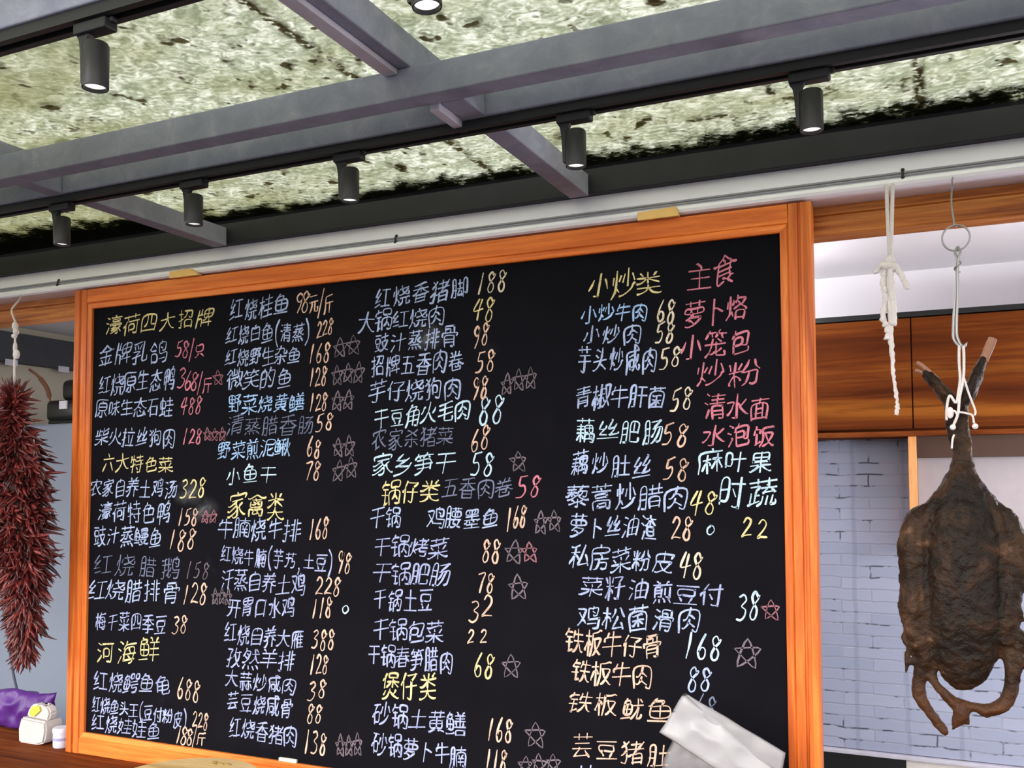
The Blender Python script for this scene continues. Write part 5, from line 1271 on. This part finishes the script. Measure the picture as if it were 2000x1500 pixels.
# spread side skin from the neck down to the flanks
T_([(2.690, .004, 1.73), (2.665, .004, 1.685), (2.640, .003, 1.645), (2.622, .002, 1.60), (2.622, .002, 1.52), (2.628, .002, 1.44), (2.640, .002, 1.35)], [.014, .018, .024, .030, .034, .034, .020], .6)
T_([(2.717, .004, 1.73), (2.742, .004, 1.685), (2.762, .003, 1.645), (2.774, .002, 1.60), (2.772, .002, 1.52), (2.764, .002, 1.44), (2.752, .002, 1.35)], [.014, .018, .022, .026, .028, .028, .018], .6)
# folded wings and thigh flaps to either side
T_([(2.640, .004, 1.655), (2.615, .0, 1.63), (2.602, -.004, 1.57), (2.608, -.006, 1.50), (2.604, -.006, 1.44), (2.618, -.006, 1.375), (2.630, -.004, 1.33)], [.010, .022, .026, .026, .031, .026, .016])
T_([(2.590, -.004, 1.600), (2.585, -.010, 1.57), (2.592, -.012, 1.53)], [.006, .010, .008])
T_([(2.765, .004, 1.655), (2.788, .0, 1.625), (2.797, -.004, 1.57), (2.790, -.006, 1.50), (2.778, -.006, 1.44), (2.775, -.006, 1.38)], [.010, .017, .020, .021, .024, .020])
T_([(2.806, .002, 1.612), (2.812, .0, 1.58), (2.803, 0, 1.54)], [.007, .011, .008])
T_([(2.786, 0, 1.36), (2.800, 0, 1.375), (2.812, 0, 1.40)], [.014, .015, .012])
# skin folds on the breast
for k in range(46):
    z = rnd.uniform(1.33, 1.63); sd = rnd.choice((-1, 1)); x = 2.699 + sd * rnd.uniform(.082, .114); L = rnd.uniform(.02, .05)
    T_([(x, rnd.uniform(-.022, .0), z), (x + sd * .006, -.014, z - L * .5), (x + sd * rnd.uniform(.0, .012), -.012, z - L)], [.003, .0065, .003], n=3, seg=6)
# the two feet and drumsticks below
T_([(2.622, -.004, 1.345), (2.618, -.004, 1.315), (2.611, -.004, 1.285), (2.615, -.004, 1.258), (2.632, -.004, 1.230), (2.648, -.004, 1.206), (2.662, -.004, 1.190)], [.018, .0145, .0125, .0135, .0115, .0095, .004])
T_([(2.640, -.006, 1.34), (2.638, -.008, 1.305), (2.652, -.010, 1.278), (2.676, -.010, 1.256), (2.690, -.010, 1.240)], [.009, .0085, .0085, .010, .012])
T_([(2.774, -.004, 1.38), (2.783, -.006, 1.335), (2.781, -.006, 1.290), (2.765, -.008, 1.258), (2.735, -.010, 1.246), (2.705, -.010, 1.255), (2.682, -.010, 1.262)], [.014, .014, .0145, .015, .0135, .010, .006])
T_([(2.700, -.010, 1.262), (2.692, -.010, 1.238), (2.684, -.010, 1.220), (2.672, -.010, 1.200)], [.010, .017, .014, .003])
T_([(2.690, -.010, 1.240), (2.700, -.010, 1.224), (2.704, -.010, 1.212)], [.010, .008, .003])
# throat split into the two jaws
T_([(2.700, 0, 1.852), (2.678, -.004, 1.880), (2.655, -.006, 1.912), (2.636, -.006, 1.936)], [.022, .023, .020, .013], 0.6)
T_([(2.700, 0, 1.852), (2.720, -.002, 1.885), (2.737, -.004, 1.925), (2.752, -.004, 1.960)], [.022, .024, .019, .010], 0.6)
remeshed(bm, 'goose_body', M['goose'], gs, 0.0042, 0.0040)
for pts, rs in (([(2.662, -.126, 1.916), (2.645, -.128, 1.934), (2.630, -.128, 1.949), (2.622, -.128, 1.953)], [.009, .009, .0085, .005]),
                ([(2.640, -.124, 1.927), (2.628, -.124, 1.936), (2.619, -.124, 1.938)], [.007, .007, .004]),
                ([(2.748, -.126, 1.950), (2.757, -.128, 1.972), (2.764, -.128, 1.990), (2.767, -.128, 1.997)], [.0085, .009, .0085, .005])):
    bm = bmesh.new(); P = smooth_path(pts, 5)
    R = [rs[min(int(i / 5), len(rs) - 1)] for i in range(len(P))]
    tube(bm, P, R, 12, flat=.6)
    finish(bm, 'beak', M['beak'], gs, smooth=True)['label'] = 'pinkish tip of the split beak'

# ------------------------------------------------------------------ clear bag propped at the lower right of the board
pb = thing('plastic_bag', 'frosted clear plastic bag with a folded cuff at the lower right corner of the chalkboard', 'bag', (2.22, -0.20, 0.8236))
bm = bmesh.new(); pillow(bm, [(2.082, -.208, 1.153), (2.305, -.20, 1.030), (2.340, -.197, 1.094), (2.137, -.200, 1.243)], 0.018, 32, 16, wob=0.007, seed=3)
finish(bm, 'cuff', M['film'], pb, smooth=True)
bm = bmesh.new(); pillow(bm, [(2.150, -.196, 1.204), (2.342, -.196, 1.086), (2.354, -.194, 1.134), (2.138, -.196, 1.243)], 0.010, 32, 10, wob=0.004, seed=6)
finish(bm, 'flap', M['film_thin'], pb, smooth=True)
bm = bmesh.new(); pillow(bm, [(2.03, -.165, 0.826), (2.34, -.165, 0.826), (2.315, -.176, 1.055), (2.108, -.182, 1.158)], 0.030, ny=22, wob=0.020, seed=9)
finish(bm, 'bag_body', M['film_body'], pb, smooth=True)
